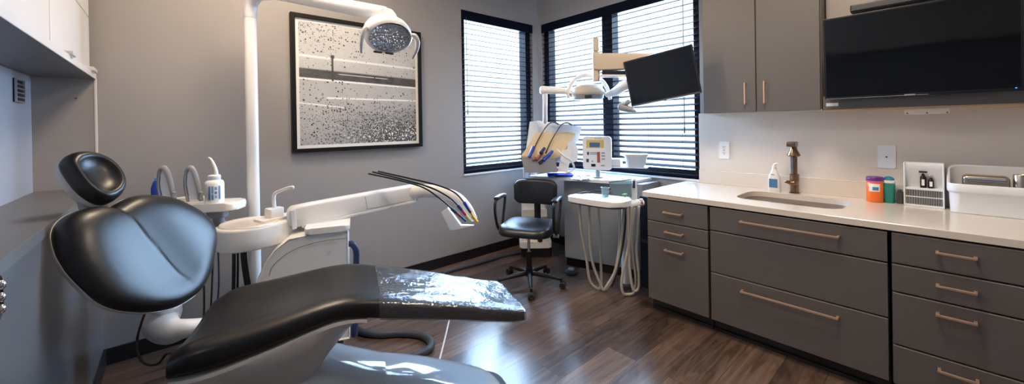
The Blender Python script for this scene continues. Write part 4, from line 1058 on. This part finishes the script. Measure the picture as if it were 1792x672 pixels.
# ------------------------------------------------------------------ low cabinet below the wide window
t = thing('window_cabinet', 'grey low cabinet below the wide window with a pale curved worktop', 'cabinet', (3.2, 2.2, 0))
c0, c1 = Vector((2.985, 2.61, 0)), Vector((3.20, 1.86, 0))
cx_ = (c1-c0).normalized(); cn = Vector((-cx_.y, cx_.x, 0)); 
if cn.x < 0: cn = -cn
poly = [tuple(c0.xy), tuple(c1.xy), (3.48, 1.84), (3.48, 2.66)]
MB().prism(poly, .09, .885, .004).build('body', M['cabgrey'], t)
MB().prism([tuple((c0+cn*.03).xy), tuple((c1+cn*.03).xy), (3.47, 1.86), (3.47, 2.64)], 0, .0895).build('toe_kick', M['kick'], t)
top = [(2.80, 2.93), (2.90, 2.60), (2.955, 2.42), (3.0, 2.22), (3.05, 2.08), (3.12, 1.98), (3.22, 1.94), (3.48, 1.92), (3.48, 2.93)]
tp = catmull([Vector((*p, 0)) for p in top[1:7]], 5)
MB().prism([top[0]]+[(p.x, p.y) for p in tp]+top[7:], .886, .914, .005).build('worktop', M['white2'], t)
zt_ = .914
# blue tray
b0 = at(985, 306, z=.93)
t = thing('blue_tray', 'royal blue instrument tray on the pale worktop in the corner', 'tray', (b0.x, b0.y, zt_))
br_ = math.atan2(-.66, .75); bm2 = Matrix.Translation((b0.x-.02, b0.y+.02, zt_)) @ Matrix.Rotation(br_, 4, 'Z')
mb = MB(); mb.loft([[bm2 @ Vector((x, y, z)) for x, y in rrect(a_, b_, .02)] for a_, b_, z in ((.25, .13, .0), (.27, .15, .028), (.262, .142, .028), (.24, .12, .006))]); mb.build('body', M['blue'], t)
mb = MB(); mb.box((-.13, -.0762, .006), (-.06, -.073, .022), .001, 2, bm2 @ Matrix.Rotation(math.radians(4), 4, 'X')); mb.build('label', M['lblue'], t)
b1 = at(1016, 311, z=.93)
t = thing('instrument_pouch', 'crumpled clear and pale blue sterile pouch beside the blue tray', 'pouch', (b1.x, b1.y, zt_))
mb = MB(); g = [[Vector((b1.x+(i-3)*.026, b1.y+(j-3)*.022, zt_+.004+.012*abs(math.sin(i*1.9+j*1.3)))) for j in range(7)] for i in range(7)]
mb.loft([r+[p-Vector((0, 0, .003)) for p in reversed(r)] for r in g]); mb.build('film', M['white2'], t, ang=20)
for k in range(3):
    mb = MB(); p = Vector((b1.x-.05+.045*k, b1.y+.02-.02*k, zt_+.022)); mb.tube([p, p+Vector((.05, .03, .004)), p+Vector((.11, .02, .0))], .005, 8); mb.build('instrument', M['blue'] if k != 1 else M['lblue'], t)

# control panel on a post
pc = at(1045, 268, D=3.76)
t = thing('control_panel', 'white control panel with small display and keys on a short post', 'control panel', (pc.x, pc.y, zt_))
pn = (Vector((0, .35, pc.z-.02))-pc); pn.z *= .6; pn = pn.normalized(); pr = Vector((0, 0, 1)).cross(pn).normalized(); pu = pn.cross(pr); pr = -pr if pr.dot(cr) < 0 else pr
pmx = frame_m(pc, pr, pu, pn)
w_, h_ = .275, .327
mb = MB(); mb.prism(rrect(w_, h_, .03, 6), -.03, .012, .008, 3, pmx); mb.prism(rrect(w_*.9, h_*.7, .02), -.07, -.031, .008, 2, pmx); bd = mb.build('housing', M['white2'], t)
mb = MB()
def fb_(x0, y0, x1, y1, z0_=.012, z1_=.0145, mt_=None, nm='key', pr_=None):
    # x,y in 0..1 across the face from top left
    m_ = MB(); m_.box((-w_/2+w_*x0, h_/2-h_*y1, z0_-.004), (-w_/2+w_*x1, h_/2-h_*y0, z1_), .001, 2, pmx); return m_.build(nm, M[mt_], pr_ or t)
ds = fb_(.13, .10, .74, .34, mt_='amber', nm='display'); fb_(.24, .18, .60, .32, .0145, .0155, 'lcd', 'display_screen', ds)
fb_(.15, .46, .22, .55, mt_='dgrey'); fb_(.25, .47, .50, .50, mt_='greyp'); fb_(.25, .515, .50, .54, mt_='lblue'); fb_(.5, .46, .60, .78, mt_='redbrown')
for k in range(3): fb_(.65, .47+.09*k, .77, .51+.09*k, mt_='greyp')
fb_(.12, .67, .21, .77, mt_='dgrey'); fb_(.3, .72, .36, .76, mt_='lblue'); fb_(.29, .82, .44, .90, mt_='black'); fb_(.62, .85, .76, .88, mt_='greyp')
mb = MB()
for k in range(5): mb.box((-w_*.08+k*.014, h_*.435, .011), (-w_*.08+k*.014+.009, h_*.452, .0132), 0, 2, pmx)
mb.build('marking', M['dgrey'], t)
mb = MB(); mb.cyl((pc.x-pn.x*.04, pc.y-pn.y*.04, zt_), (pc.x-pn.x*.04, pc.y-pn.y*.04, pc.z-.1), .022); mb.cyl((pc.x-pn.x*.04, pc.y-pn.y*.04, zt_), (pc.x-pn.x*.04, pc.y-pn.y*.04, zt_+.012), .05); mb.build('post', M['greyp'], t)

k0 = at(1070, 283, D=3.76); k1 = at(1133, 294.5, D=3.62)
kd = Vector((k1.x-k0.x, k1.y-k0.y, 0)); kl = kd.length; kd.normalize(); kmx0 = frame_m(Vector((k0.x, k0.y, at(1115, 293, D=3.62).z)), kd, Vector((-kd.y, kd.x, 0)), Vector((0, 0, 1)))
mb = MB(); mb.box((-.03, -.03, -.012), (kl, .11, -.001), .003, 2, kmx0); mb.box((-.03, -.02, -.001), (.09, .10, .075), .012, 2, kmx0); mb.build('side_bracket', M['white2'], t)
# second delivery unit in the corner: pedestal, instrument console, lamp
sd = thing('corner_delivery_unit', 'white second delivery unit in the corner with instrument console, lamp and stepped pedestal', 'dental unit', (2.74, 2.93, 0))
qx = cr.copy(); qx.z = 0; qx.normalize(); qy = Vector((-qx.y, qx.x, 0))
kc = at(938, 452, z=0); kc = kc+qy*.16; km = frame_m(Vector((kc.x, kc.y, 0)), qx, qy, Vector((0, 0, 1)))
mb = MB(); mb.prism(rrect(.34, .26, .03), .0, .10, .008, 2, km @ Matrix.Translation((.01, .0, 0))); mb.build('plinth', M['black'], sd)
mb = MB(); mb.prism(rrect(.35, .28, .03), .101, .17, .01, 2, km); mb.prism(rrect(.27, .24, .02), .17, .66, .01, 2, km @ Matrix.Translation((-.01, .02, 0))); mb.build('pedestal', M['ivory'], sd)
mb = MB(); mb.box((-.14, -.125, .30), (.13, -.09, .36), .004, 2, km); mb.box((-.14, -.125, .44), (.13, -.09, .52), .004, 2, km); mb.build('step', M['shell'], sd)
mb = MB(); mb.prism(rrect(.055, .05, .02), .17, .30, .006, 2, km @ Matrix.Translation((.05, -.125, 0))); mb.build('socket', M['black'], sd)
mb = MB()
for dx in (-.09, .0): mb.tube([km @ Vector((dx, .0, .6)), km @ Vector((dx, .0, .96))], .03, 14, 0)
mb.build('column', M['greyp'], sd)
DC = 3.86
def pol(pts, D0, D1, name, mat, bevel=0, parent=sd, ang=30):
    mb = MB(); mb.loft([[at(*p, D=D0) for p in pts], [at(*p, D=D1) for p in pts]]); return mb.build(name, mat, parent, ang)
pol([(912, 275), (972, 277), (976, 302), (918, 302)], DC-.10, DC+.14, 'console_front', M['greyp'])
pol([(927, 213), (942, 211), (1018, 222), (1012, 246), (998, 262), (985, 285), (918, 280)], DC+.10, DC+.17, 'console_back', M['white2'])
mb = MB()
q = [[at(912+14*i, 272+(j*-13)+1.5*math.sin(i*2.1+j), D=DC-.06+.05*j+.012*math.sin(i*1.7+j*2.2)) for i in range(6)] for j in range(4)]
q = [[p+qx*(.05*j) for p in r] for j, r in enumerate(q)]
mb.loft([r+[p-Vector((0, 0, .02)) for p in reversed(r)] for r in q]); mb.build('paper_cover', M['beige'], sd, ang=25)
pol([(976, 300), (984, 262), (1000, 262), (994, 302)], DC-.06, DC+.08, 'console_side', M['white'])
for i, (x0_, hx_) in enumerate(((927, 0), (951, 1))):
    P = [at(x0_+4, 268, D=DC-.05), at(x0_+12, 250, D=DC), at(x0_+22, 232, D=DC+.06), at(x0_+32, 218, D=DC+.07), at(x0_+42, 214-i*-1, D=DC+.05), at(x0_+50, 217+i*2, D=DC+.04)]
    mb = MB(); mb.tube(P, [.009, .006, .0055, .0055, .007, .008], 8); mb.build('whip_hose', M['dgrey'], sd)
for a_, b_, mt_ in (((926, 275), (934, 256), 'blue'), ((938, 280), (950, 266), 'brown'), ((944, 286), (954, 276), 'black'), ((951, 281), (967, 264), 'blue'), ((946, 268), (953, 259), 'hosenavy')):
    mb = MB(); mb.cyl(at(*a_, D=DC-.11), at(*b_, D=DC-.07), .018, .015, 14); mb.build('handpiece', M[mt_], sd)
mb = MB(); mb.cyl(at(933, 281, D=DC-.12), at(937, 275, D=DC-.10), .012, .012, 14); mb.build('handpiece', M['brown'], sd)
pol([(992, 250), (1004, 246), (1012, 262), (1010, 282), (996, 286)], DC-.05, DC+.06, 'cup_shelf', M['white2'])
mb = MB(); mb.tube([at(975, 262, D=DC-.08), at(986, 272, D=DC-.12), at(1000, 282, D=DC-.12), at(1004, 296, D=DC-.1), at(990, 303, D=DC-.08)], .010, 8); mb.build('hose', M['white2'], sd)
# lamp pole + horizontal handle + lamp
PD = 3.72
mb = MB(); mb.tube([at(954, 214, D=PD+.14), at(954, 190, D=PD+.05), at(954, 164, D=PD)], .022, 14, 4); mb.build('lamp_pole', M['white'], sd)
mb = MB(); mb.tube([at(948, 158, D=PD), at(965, 158, D=PD), at(990, 160, D=PD-.05)], [.04, .036, .028], 14, 4); mb.build('lamp_knuckle', M['white'], sd)
lc2 = at(1029, 163, D=3.62)
lf = (Vector((0, 0, 1.0))-lc2); lf.z = 0; lf.normalize(); lside = Vector((0, 0, 1)).cross(lf).normalized()
if lside.dot(qx) < 0: lside = -lside
lm2 = frame_m(lc2, lside, lf, Vector((0, 0, 1)))
mb = MB(); mb.loft([[lm2 @ Vector((x, y, z)) for x, y in [(a_*math.cos(2*PI*k/36), b_*math.sin(2*PI*k/36)) for k in range(36)]] for a_, b_, z in ((.150, .125, -.02), (.157, .13, -.012), (.157, .13, .004), (.148, .122, .03), (.125, .104, .056), (.09, .075, .075), (.04, .034, .085))]); hd2 = mb.build('lamp_head', M['tan'], sd, ang=50)
mb = MB(); mb.loft([[lm2 @ Vector((x, y, z)) for x, y in [(a_*math.cos(2*PI*k/36), b_*math.sin(2*PI*k/36)) for k in range(36)]] for a_, b_, z in ((.145, .12, -.0205), (.14, .115, -.05), (.125, .1, -.062), (.06, .05, -.064))]); mb.build('lamp_lens', M['greyp'], hd2, ang=30)
mb = MB(); mb.box((-.03, .10, -.058), (.035, .122, -.026), .003, 2, lm2); mb.build('lamp_window', M['dgrey'], hd2)
mb = MB(); mb.tube([lm2 @ Vector((x, .0, z)) for x, z in ((-.185, -.03), (-.18, .045), (-.13, .125), (-.05, .165), (.03, .165), (.11, .13), (.165, .06), (.19, -.01), (.20, -.06))], .016, 12, 6, flat=1.2); mb.build('lamp_yoke', M['white'], hd2)
mb = MB(); mb.cyl(lm2 @ Vector((-.20, 0, -.005)), lm2 @ Vector((-.15, 0, -.005)), .014); mb.cyl(lm2 @ Vector((.15, 0, -.012)), lm2 @ Vector((.20, 0, -.012)), .014); mb.build('lamp_pivot', M['greyp'], hd2)

# monitor on its arm
mo = thing('monitor', 'small black monitor tilted sideways on an ivory arm before the wide window', 'monitor', at(1155, 183, D=3.05))
mc = at(1156, 134, D=3.08)
mn = (CAM+Vector((-.35, .45, 0))-mc); mn.z = -.02; mn.normalize()
mr = Vector((0, 0, 1)).cross(mn).normalized(); mr = mr if mr.dot(cr) > 0 else -mr
mu = mr.cross(mn); mu = mu if mu.z > 0 else -mu
ro = math.radians(9.6); mr2 = mr*math.cos(ro)+mu*math.sin(ro); mu2 = mu*math.cos(ro)-mr*math.sin(ro)
mm2 = frame_m(mc, mr2, mu2, mr2.cross(mu2))
w_, h_ = .535, .385
mb = MB(); mb.box((-w_/2, -h_/2, -.03), (w_/2, h_/2, .0), .006, 2, mm2); mb.box((-.14, -.13, -.055), (.14, .11, -.03), .012, 2, mm2); mb.build('cabinet', M['bezel'], mo)
mb = MB(); mb.box((-w_/2+.014, -h_/2+.02, .0005), (w_/2-.014, h_/2-.014, .0025), 0, 2, mm2); mb.build('screen', M['screen2'], mo)
mb = MB(); mb.box((-w_/2+.01, -h_/2+.006, .0003), (w_/2-.01, -h_/2+.0085, .0015), 0, 2, mm2); mb.build('trim_line', M['silver'], mo)
mb = MB(); mb.box((-.012, -h_/2-.008, -.012), (.012, -h_/2+.002, -.002), .002, 2, mm2); mb.build('button', M['greyp'], mo)
# arm: post stub, upper beam, lower link that carries the lamp
AD = 3.34
ma = mo
mb = MB(); p = at(1043, 92, D=AD); mb.cyl(Vector((p.x, p.y, at(1043, 142, D=AD).z)), Vector((p.x, p.y, p.z)), .031); mb.cyl(Vector((p.x, p.y, p.z+.003)), Vector((p.x, p.y, at(1043, 66, D=AD).z)), .029, .026, 24, .5); mb.build('post', M['tan'], ma)
a0_, a1_ = at(1040, 108, D=AD-.0), at(1150, 108, D=AD-.12)
bxv = (a1_-a0_); bl = bxv.length; bxv.normalize(); byv = Vector((0, 0, 1)).cross(bxv).normalized(); bmx = frame_m(a0_, bxv, byv, bxv.cross(byv))
mb = MB(); S = []
for u_, z0_, z1_, w2 in ((0, -.075, .07, .04), (.05, -.08, .068, .045), (bl*.6, -.07, .068, .045), (bl, -.045, .06, .04)):
    S.append([bmx @ Vector((u_, y_, z_)) for y_, z_ in rrect(w2*2, z1_-z0_, .014, 4, 0, (z0_+z1_)/2)])
mb.loft(S); mb.build('beam', M['tan'], ma, ang=50)
mb = MB(); mb.box((.07, -.048, -.115), (bl*.8, .04, -.082), .006, 2, bmx); mb.build('cable_tray', M['frame_dark'], ma)
mb = MB(); mb.box((.05, -.055, -.135), (bl*.8, .03, -.116), .004, 2, bmx); mb.build('cable_cover', M['white2'], ma)
e = mm2 @ Vector((0, -.02, -.056)); mb = MB(); mb.tube([at(1062, 166, D=3.55), at(1078, 160, D=3.42), at(1100, 147, D=3.26), e], [.022, .04, .045, .035], 14, 5); mb.build('lower_link', M['white2'], ma)
mb = MB(); mb.tube([bmx @ Vector((bl-.02, 0, .01)), bmx @ Vector((bl+.03, 0, -.06)), mm2 @ Vector((0, .03, -.08)), mm2 @ Vector((0, .02, -.056))], .03, 12, 5); mb.build('neck', M['ivory'], ma)
hp0 = at(1082, 186, D=3.3)
mb = MB(); mb.tube([at(1086, 186, D=3.2), at(1100, 191, D=3.16), at(1112, 195, D=3.12)], [.036, .026, .008], 12, 5); mb.tube([at(1100, 178, D=3.14), at(1092, 184, D=3.18)], .02, 10, 0); mb.build('grip', M['greyp'], ma)

# plastic containers on the sill
def sill_box(name, label, px0_, px1_, pyb, pyt, D_, mat, lid):
    a, b = at(px0_, pyb, D=D_), at(px1_, pyb, D=D_); c = (a+b)/2; w2 = (b-a).length; h2 = at((px0_+px1_)/2, pyt, D=D_).z-c.z
    t = thing(name, label, 'container', (c.x, c.y, c.z)); dx = Vector((b.x-a.x, b.y-a.y, 0)).normalized(); m_ = frame_m(c, dx, Vector((-dx.y, dx.x, 0)), Vector((0, 0, 1)))
    dp = min(.1, w2*.6)
    mb = MB(); mb.loft([[m_ @ Vector((x, y+dp*.5, z)) for x, y in rrect(w2*f, dp*f, .018)] for f, z in ((.72, 0), (.76, .004), (.95, h2*.82), (.97, h2*.84))]); mb.build('body', mat, t)
    mb = MB(); mb.prism(rrect(w2*1.04, dp*1.04, .02), h2*.84, h2, .004, 2, m_ @ Matrix.Translation((0, dp*.5, 0))); mb.build('lid', lid, t)
sill_box('plastic_container', 'translucent plastic tub with lid beside the control panel', 1096, 1135, 293, 270, 3.62, M['white2'], M['white'])


# tray table with hanging hoses
tt = thing('tray_table', 'white tray table with loops of beige hoses hanging to the floor', 'tray table', (2.72, 2.0, 0))
TZ = .835
tl = at(1050, 346, z=TZ); tx = (at(1105, 357, z=TZ-.03)-at(1000, 345, z=TZ-.03)); tx.z = 0; tx = tx.normalized(); ty = Vector((-tx.y, tx.x, 0)); ttm = frame_m(Vector((tl.x, tl.y, TZ)), tx, ty, Vector((0, 0, 1)))
outl_t = [(-.27, -.05), (-.235, -.085), (-.05, -.12), (.12, -.13), (.20, -.10), (.24, -.02), (.23, .09), (.15, .15), (-.1, .15), (-.2, .12), (-.27, .03)]
ot = catmull([Vector((x, y, 0)) for x, y in outl_t+outl_t[:1]], 4)[:-1]
mb = MB(); mb.prism([(p.x, p.y) for p in ot], -.045, 0, .01, 3, ttm); mb.build('table_top', M['white'], tt, ang=50)
mb = MB(); mb.prism([(p.x*.93, p.y*.92) for p in ot], -.058, -.0455, .002, 2, ttm); mb.build('underside', M['dgrey'], tt)
hb = at(1105, 357, D=3.30); 
mb = MB(); mb.tube([at(1082, 356, D=3.30), at(1098, 358, D=3.27), at(1114, 356, D=3.26), at(1124, 355, D=3.27)], [.022, .034, .036, .028], 14, 5); mb.build('hose_holder', M['white'], tt)
for x_, mt_ in ((1082, 'brown'), (1122, 'white2')):
    mb = MB(); p = at(x_, 352, D=3.25); mb.cyl(p+Vector((0, 0, -.03)), p+Vector((0, 0, .02)), .015); mb.build('hose_clip', M[mt_], tt)
mb = MB(); mb.cyl(at(1123, 357, D=3.235), at(1123, 353, D=3.235), .007); mb.build('red_button', M['red'], tt)
mb = MB(); mb.tube([at(1110, 352, D=3.27), at(1110, 330, D=3.27), at(1110, 313, D=3.26)], [.022, .022, .014], 12, 4); h_ = mb.build('syringe', M['ivory'], tt)
mb = MB(); mb.cyl(at(1109, 329, D=3.25), at(1109.5, 316, D=3.25), .013, .009); mb.build('syringe_grip', M['hosenavy'], h_)
hs_ = [[(1014, 356), (1017, 400), (1026, 450), (1032, 490), (1044, 504), (1051, 503), (1052, 480), (1050, 420), (1047, 356)],
       [(1031, 356), (1032, 400), (1034, 440), (1040, 470), (1050, 495), (1056, 507), (1066, 500), (1078, 470), (1084, 420), (1085, 362)],
       [(1033, 452), (1036, 480), (1046, 500)],
       [(1092, 360), (1088, 410), (1082, 450), (1074, 480), (1062, 500), (1058, 507)],
       [(1105, 362), (1103, 410), (1096, 450), (1088, 490), (1090, 512), (1100, 519), (1110, 510), (1112, 480), (1107, 440), (1106, 400), (1110, 362)],
       [(1118, 362), (1116, 410), (1114, 440), (1118, 480), (1117, 505), (1108, 506), (1102, 470), (1100, 420), (1098, 362)]]
for i, hp_ in enumerate(hs_):
    if i == 2: continue
    mb = MB(); P = []
    for k, q_ in enumerate(hp_):
        p = at(*q_, D=3.30-.025*i+.05*k/len(hp_)); p.z = max(p.z, .014); P.append(p)
    mb.tube(P, .0115, 10, 6); mb.build('hose', M['hose'], tt)
mb = MB(); mb.tube([at(1093, 345, D=3.28), at(1096, 352, D=3.26), at(1095, 362, D=3.27), at(1091, 420, D=3.30), at(1080, 470, D=3.32), at(1070, 500, D=3.34)], .012, 10); mb.build('hose', M['dgrey'], tt)
# stand of the table: dark column with white cover
st = at(1096, 470, D=3.42); 
mb = MB(); mb.prism(rrect(.075, .075, .02), .03, .79, .006, 2, Matrix.Translation((st.x, st.y, 0)) @ Matrix.Rotation(-.7, 4, 'Z')); mb.build('stand', M['white2'], tt)
mb = MB(); mb.prism(rrect(.16, .16, .04), 0, .03, .006, 2, Matrix.Translation((st.x, st.y, 0)) @ Matrix.Rotation(-.7, 4, 'Z')); mb.build('stand_foot', M['dgrey'], tt)
kb = Vector((3.24, 1.778, 0))
t = thing('suction_cabinet', 'narrow black cabinet standing between tray table and counter', 'cabinet', (kb.x, kb.y, 0))
mb = MB(); kmx = Matrix.Translation((kb.x, kb.y, 0)); mb.box((-.16, -.042, .03), (.16, .042, .80), .006, 2, kmx); mb.build('body', M['frame_dark'], t)
mb = MB(); mb.box((-.15, -.038, 0), (.15, .038, .0295), 0, 2, kmx); mb.build('toe_kick', M['kick'], t)
mb = MB(); mb.box((-.164, -.03, .4), (-.16, .03, .43), .001, 2, kmx); mb.build('handle', M['dgrey'], t)
# things on the tray table
gb = at(1084, 333, D=3.33)
t = thing('acrylic_shield', 'clear angled acrylic shield standing on the tray table', 'shield', (gb.x, gb.y, TZ))
mb = MB()
P0, P1, P2, P3_ = at(1072, 340, z=TZ), at(1106, 345, z=TZ), at(1105, 314, D=3.28), at(1066, 319, D=3.42)
nn_ = (P1-P0).cross(P2-P0).normalized()*.004
mb.loft([[P0, P1, P2, P3_], [p+nn_ for p in (P0, P1, P2, P3_)]]); mb.build('panel', M['acrylic'], t)
mb = MB(); mb.tube([P3_, P2], .005, 8, 0); mb.build('top_edge', M['dgrey'], t)
p = at(1093, 347, D=3.27)
solo(MB().box((p.x-.028, p.y-.012, TZ), (p.x+.028, p.y+.012, TZ+.012), .003), 'lime_strip', M['lime'], 'lime yellow strip at the foot of the acrylic shield', 'strip', (p.x, p.y, TZ))
for (x_, y_, lb, a_) in ((1020, 337, 'dark instrument lying at the left end of the tray table', .5), (1052, 334, 'dark instrument lying at the middle of the tray table', -.4)):
    p = at(x_, y_, z=TZ+.01)
    t = thing('hand_instrument', lb, 'instrument', (p.x, p.y, TZ)); d2 = Vector((math.cos(a_-.7), math.sin(a_-.7), 0))
    mb = MB(); mb.tube([p-d2*.06, p, p+d2*.05], [.005, .009, .007], 10, 4); mb.build('handle', M['dgrey'], t)
    mb = MB(); mb.tube([p+d2*.05, p+d2*.075, p+d2*.09+Vector((0, 0, .006))], [.004, .003, .002], 8, 4); mb.build('tip', M['chrome'], t)
p = ttm @ Vector((.02, .06, 0))
t = thing('clear_cup', 'clear plastic cup at the back of the tray table', 'cup', (p.x, p.y, TZ))
MB().lathe([(0, 0), (.026, 0), (.034, .075), (.036, .077), (.033, .077), (.025, .005), (0, .005)], n=24, m=Matrix.Translation((p.x, p.y, TZ))).build('body', M['acrylic'], t)
MB().lathe([(.0355, .076), (.0375, .078), (.0355, .08), (.0335, .078), (.0355, .076)], n=24, m=Matrix.Translation((p.x, p.y, TZ))).build('rim', M['acrylic'], t)

# ------------------------------------------------------------------ hoses and foot pedals on the floor
def floor_tube(name, mat, label, pts, r, zs=None, cat='hose'):
    P = []
    for k, q_ in enumerate(pts):
        p = at(*q_, z=r); P.append(p)
    c = P[len(P)//2]
    return solo(MB().tube(P, r, 12, 8), name, mat, label, cat, (c.x, c.y, 0))
floor_tube('floor_hose', M['hosegrey'], 'thick charcoal hose running along the skirting to the corner pedestal', [(775, 478), (800, 470), (845, 458), (880, 447), (918, 440)], .021)
floor_tube('floor_hose', M['hosegrey'], 'thick charcoal hose looping on the floor below the wrapped footrest', [(598, 540), (617, 566), (632, 580), (665, 585), (700, 583), (735, 586), (752, 596), (754, 607), (744, 615), (728, 622), (705, 630)], .024)
ft = at(893, 480, z=0)
# white cord on the floor beyond the footrest
w0, w1 = at(786, 560, z=.004), at(771, 622, z=.004)
solo(MB().tube([w0+(w0-w1)*.25, (w0+w1)/2+Vector((.002, 0, 0)), w1+(w1-w0)*.2], .006, 8, 5), 'floor_cable', M['white2'], 'straight white cord on the floor below the wrapped footrest', 'cord', ((w0+w1)/2).xy.to_3d())
fp = at(1000, 474, z=.02)
t = thing('foot_pedal', 'small dark grey foot pedal on the floor beside the grey window cabinet', 'pedal', (fp.x, fp.y, 0))
MB().lathe([(0, 0), (.062, 0), (.066, .006), (.062, .022), (.05, .03), (0, .032)], n=28, m=Matrix.Translation((fp.x, fp.y, 0))).build('base', M['dgrey'], t)
MB().lathe([(0, .03), (.03, .032), (.036, .036), (.03, .046), (0, .05)], n=20, m=Matrix.Translation((fp.x, fp.y, 0))).build('button', M['greyp'], t)

# ------------------------------------------------------------------ ceiling lights, daylight, camera
def area(name, loc, rot, sx, sy, power, col, spread=PI):
    l = bpy.data.lights.new(name, 'AREA'); l.shape = 'RECTANGLE'; l.size = sx; l.size_y = sy; l.energy = power; l.color = col; l.spread = spread
    o = bpy.data.objects.new(name, l); C.objects.link(o); o.location = loc; o.rotation_euler = rot; return o
for (x_, y_, lb, pw) in ((.62, 2.45, 'flat square ceiling light over the patient chair and lamp pole', 30), (2.05, .55, 'flat square ceiling light over the floor before the sink counter', 31)):
    t = thing('ceiling_light', lb, 'ceiling light', (x_, y_, ZC-.03), 0, 'flat ceiling lights')
    mb = MB()
    for b in (((-.31, -.31), (-.29, .31)), ((.29, -.31), (.31, .31)), ((-.29, -.31), (.29, -.29)), ((-.29, .29), (.29, .31))): mb.box((x_+b[0][0], y_+b[0][1], ZC-.03), (x_+b[1][0], y_+b[1][1], ZC-.001), .003)
    mb.build('frame', M['white'], t)
    MB().box((x_-.29, y_-.29, ZC-.02), (x_+.29, y_+.29, ZC-.01)).build('diffuser', M['led'], t)
    area('ceiling_light_glow', (x_, y_, ZC-.035), (0, 0, 0), .56, .56, pw, (1, .82, .63))
for nm, loc, rot, sx, sy in (('window_daylight', ((W1[0]+W1[1])/2, YB+TH+.03, (W1[2]+W1[3])/2), (-PI/2, 0, 0), 1.05, 1.75), ('window_daylight', (XW+TH+.03, (W2[0]+W2[1])/2, (W2[2]+W2[3])/2), (0, PI/2, 0), 1.75, 1.92)):
    o = area(nm, loc, rot, sx, sy, 1, (1, 1, 1)); o.data.cycles.is_portal = True
w = bpy.data.worlds.new('daylight'); bpy.context.scene.world = w; w.use_nodes = True
nt = w.node_tree; bg = nt.nodes['Background']; bg.inputs[0].default_value = (.80, .90, 1.0, 1); bg.inputs[1].default_value = 1.7

sn = bpy.data.lights.new('hazy_daylight', 'SUN'); sn.energy = SUN_E; sn.angle = math.radians(120); sn.color = (.43, .67, 1.0)
so = bpy.data.objects.new('hazy_daylight', sn); C.objects.link(so); so.rotation_euler = Vector((-.62, -.66, -.42)).to_track_quat('-Z', 'Y').to_euler()
cam = bpy.data.cameras.new('camera'); co = bpy.data.objects.new('camera', cam); C.objects.link(co)
co.matrix_world = Matrix(((cr.x, cu.x, -cd.x, CAM.x), (cr.y, cu.y, -cd.y, CAM.y), (cr.z, cu.z, -cd.z, CAM.z), (0, 0, 0, 1)))
cam.sensor_fit = 'HORIZONTAL'; cam.sensor_width = 36; cam.lens = FPX*36/1792; cam.shift_y = -(336-CY)/1792; cam.clip_start = .05
sc = bpy.context.scene; sc.camera = co
sc.view_settings.view_transform = 'Standard'; sc.view_settings.look = 'None'; sc.view_settings.gamma = 1; sc.view_settings.use_curve_mapping = False
sc.view_settings.exposure = 0.22
sc.cycles.use_denoising = True
sc.cycles.max_bounces = 10; sc.cycles.transparent_max_bounces = 24; sc.cycles.sample_clamp_indirect = 6
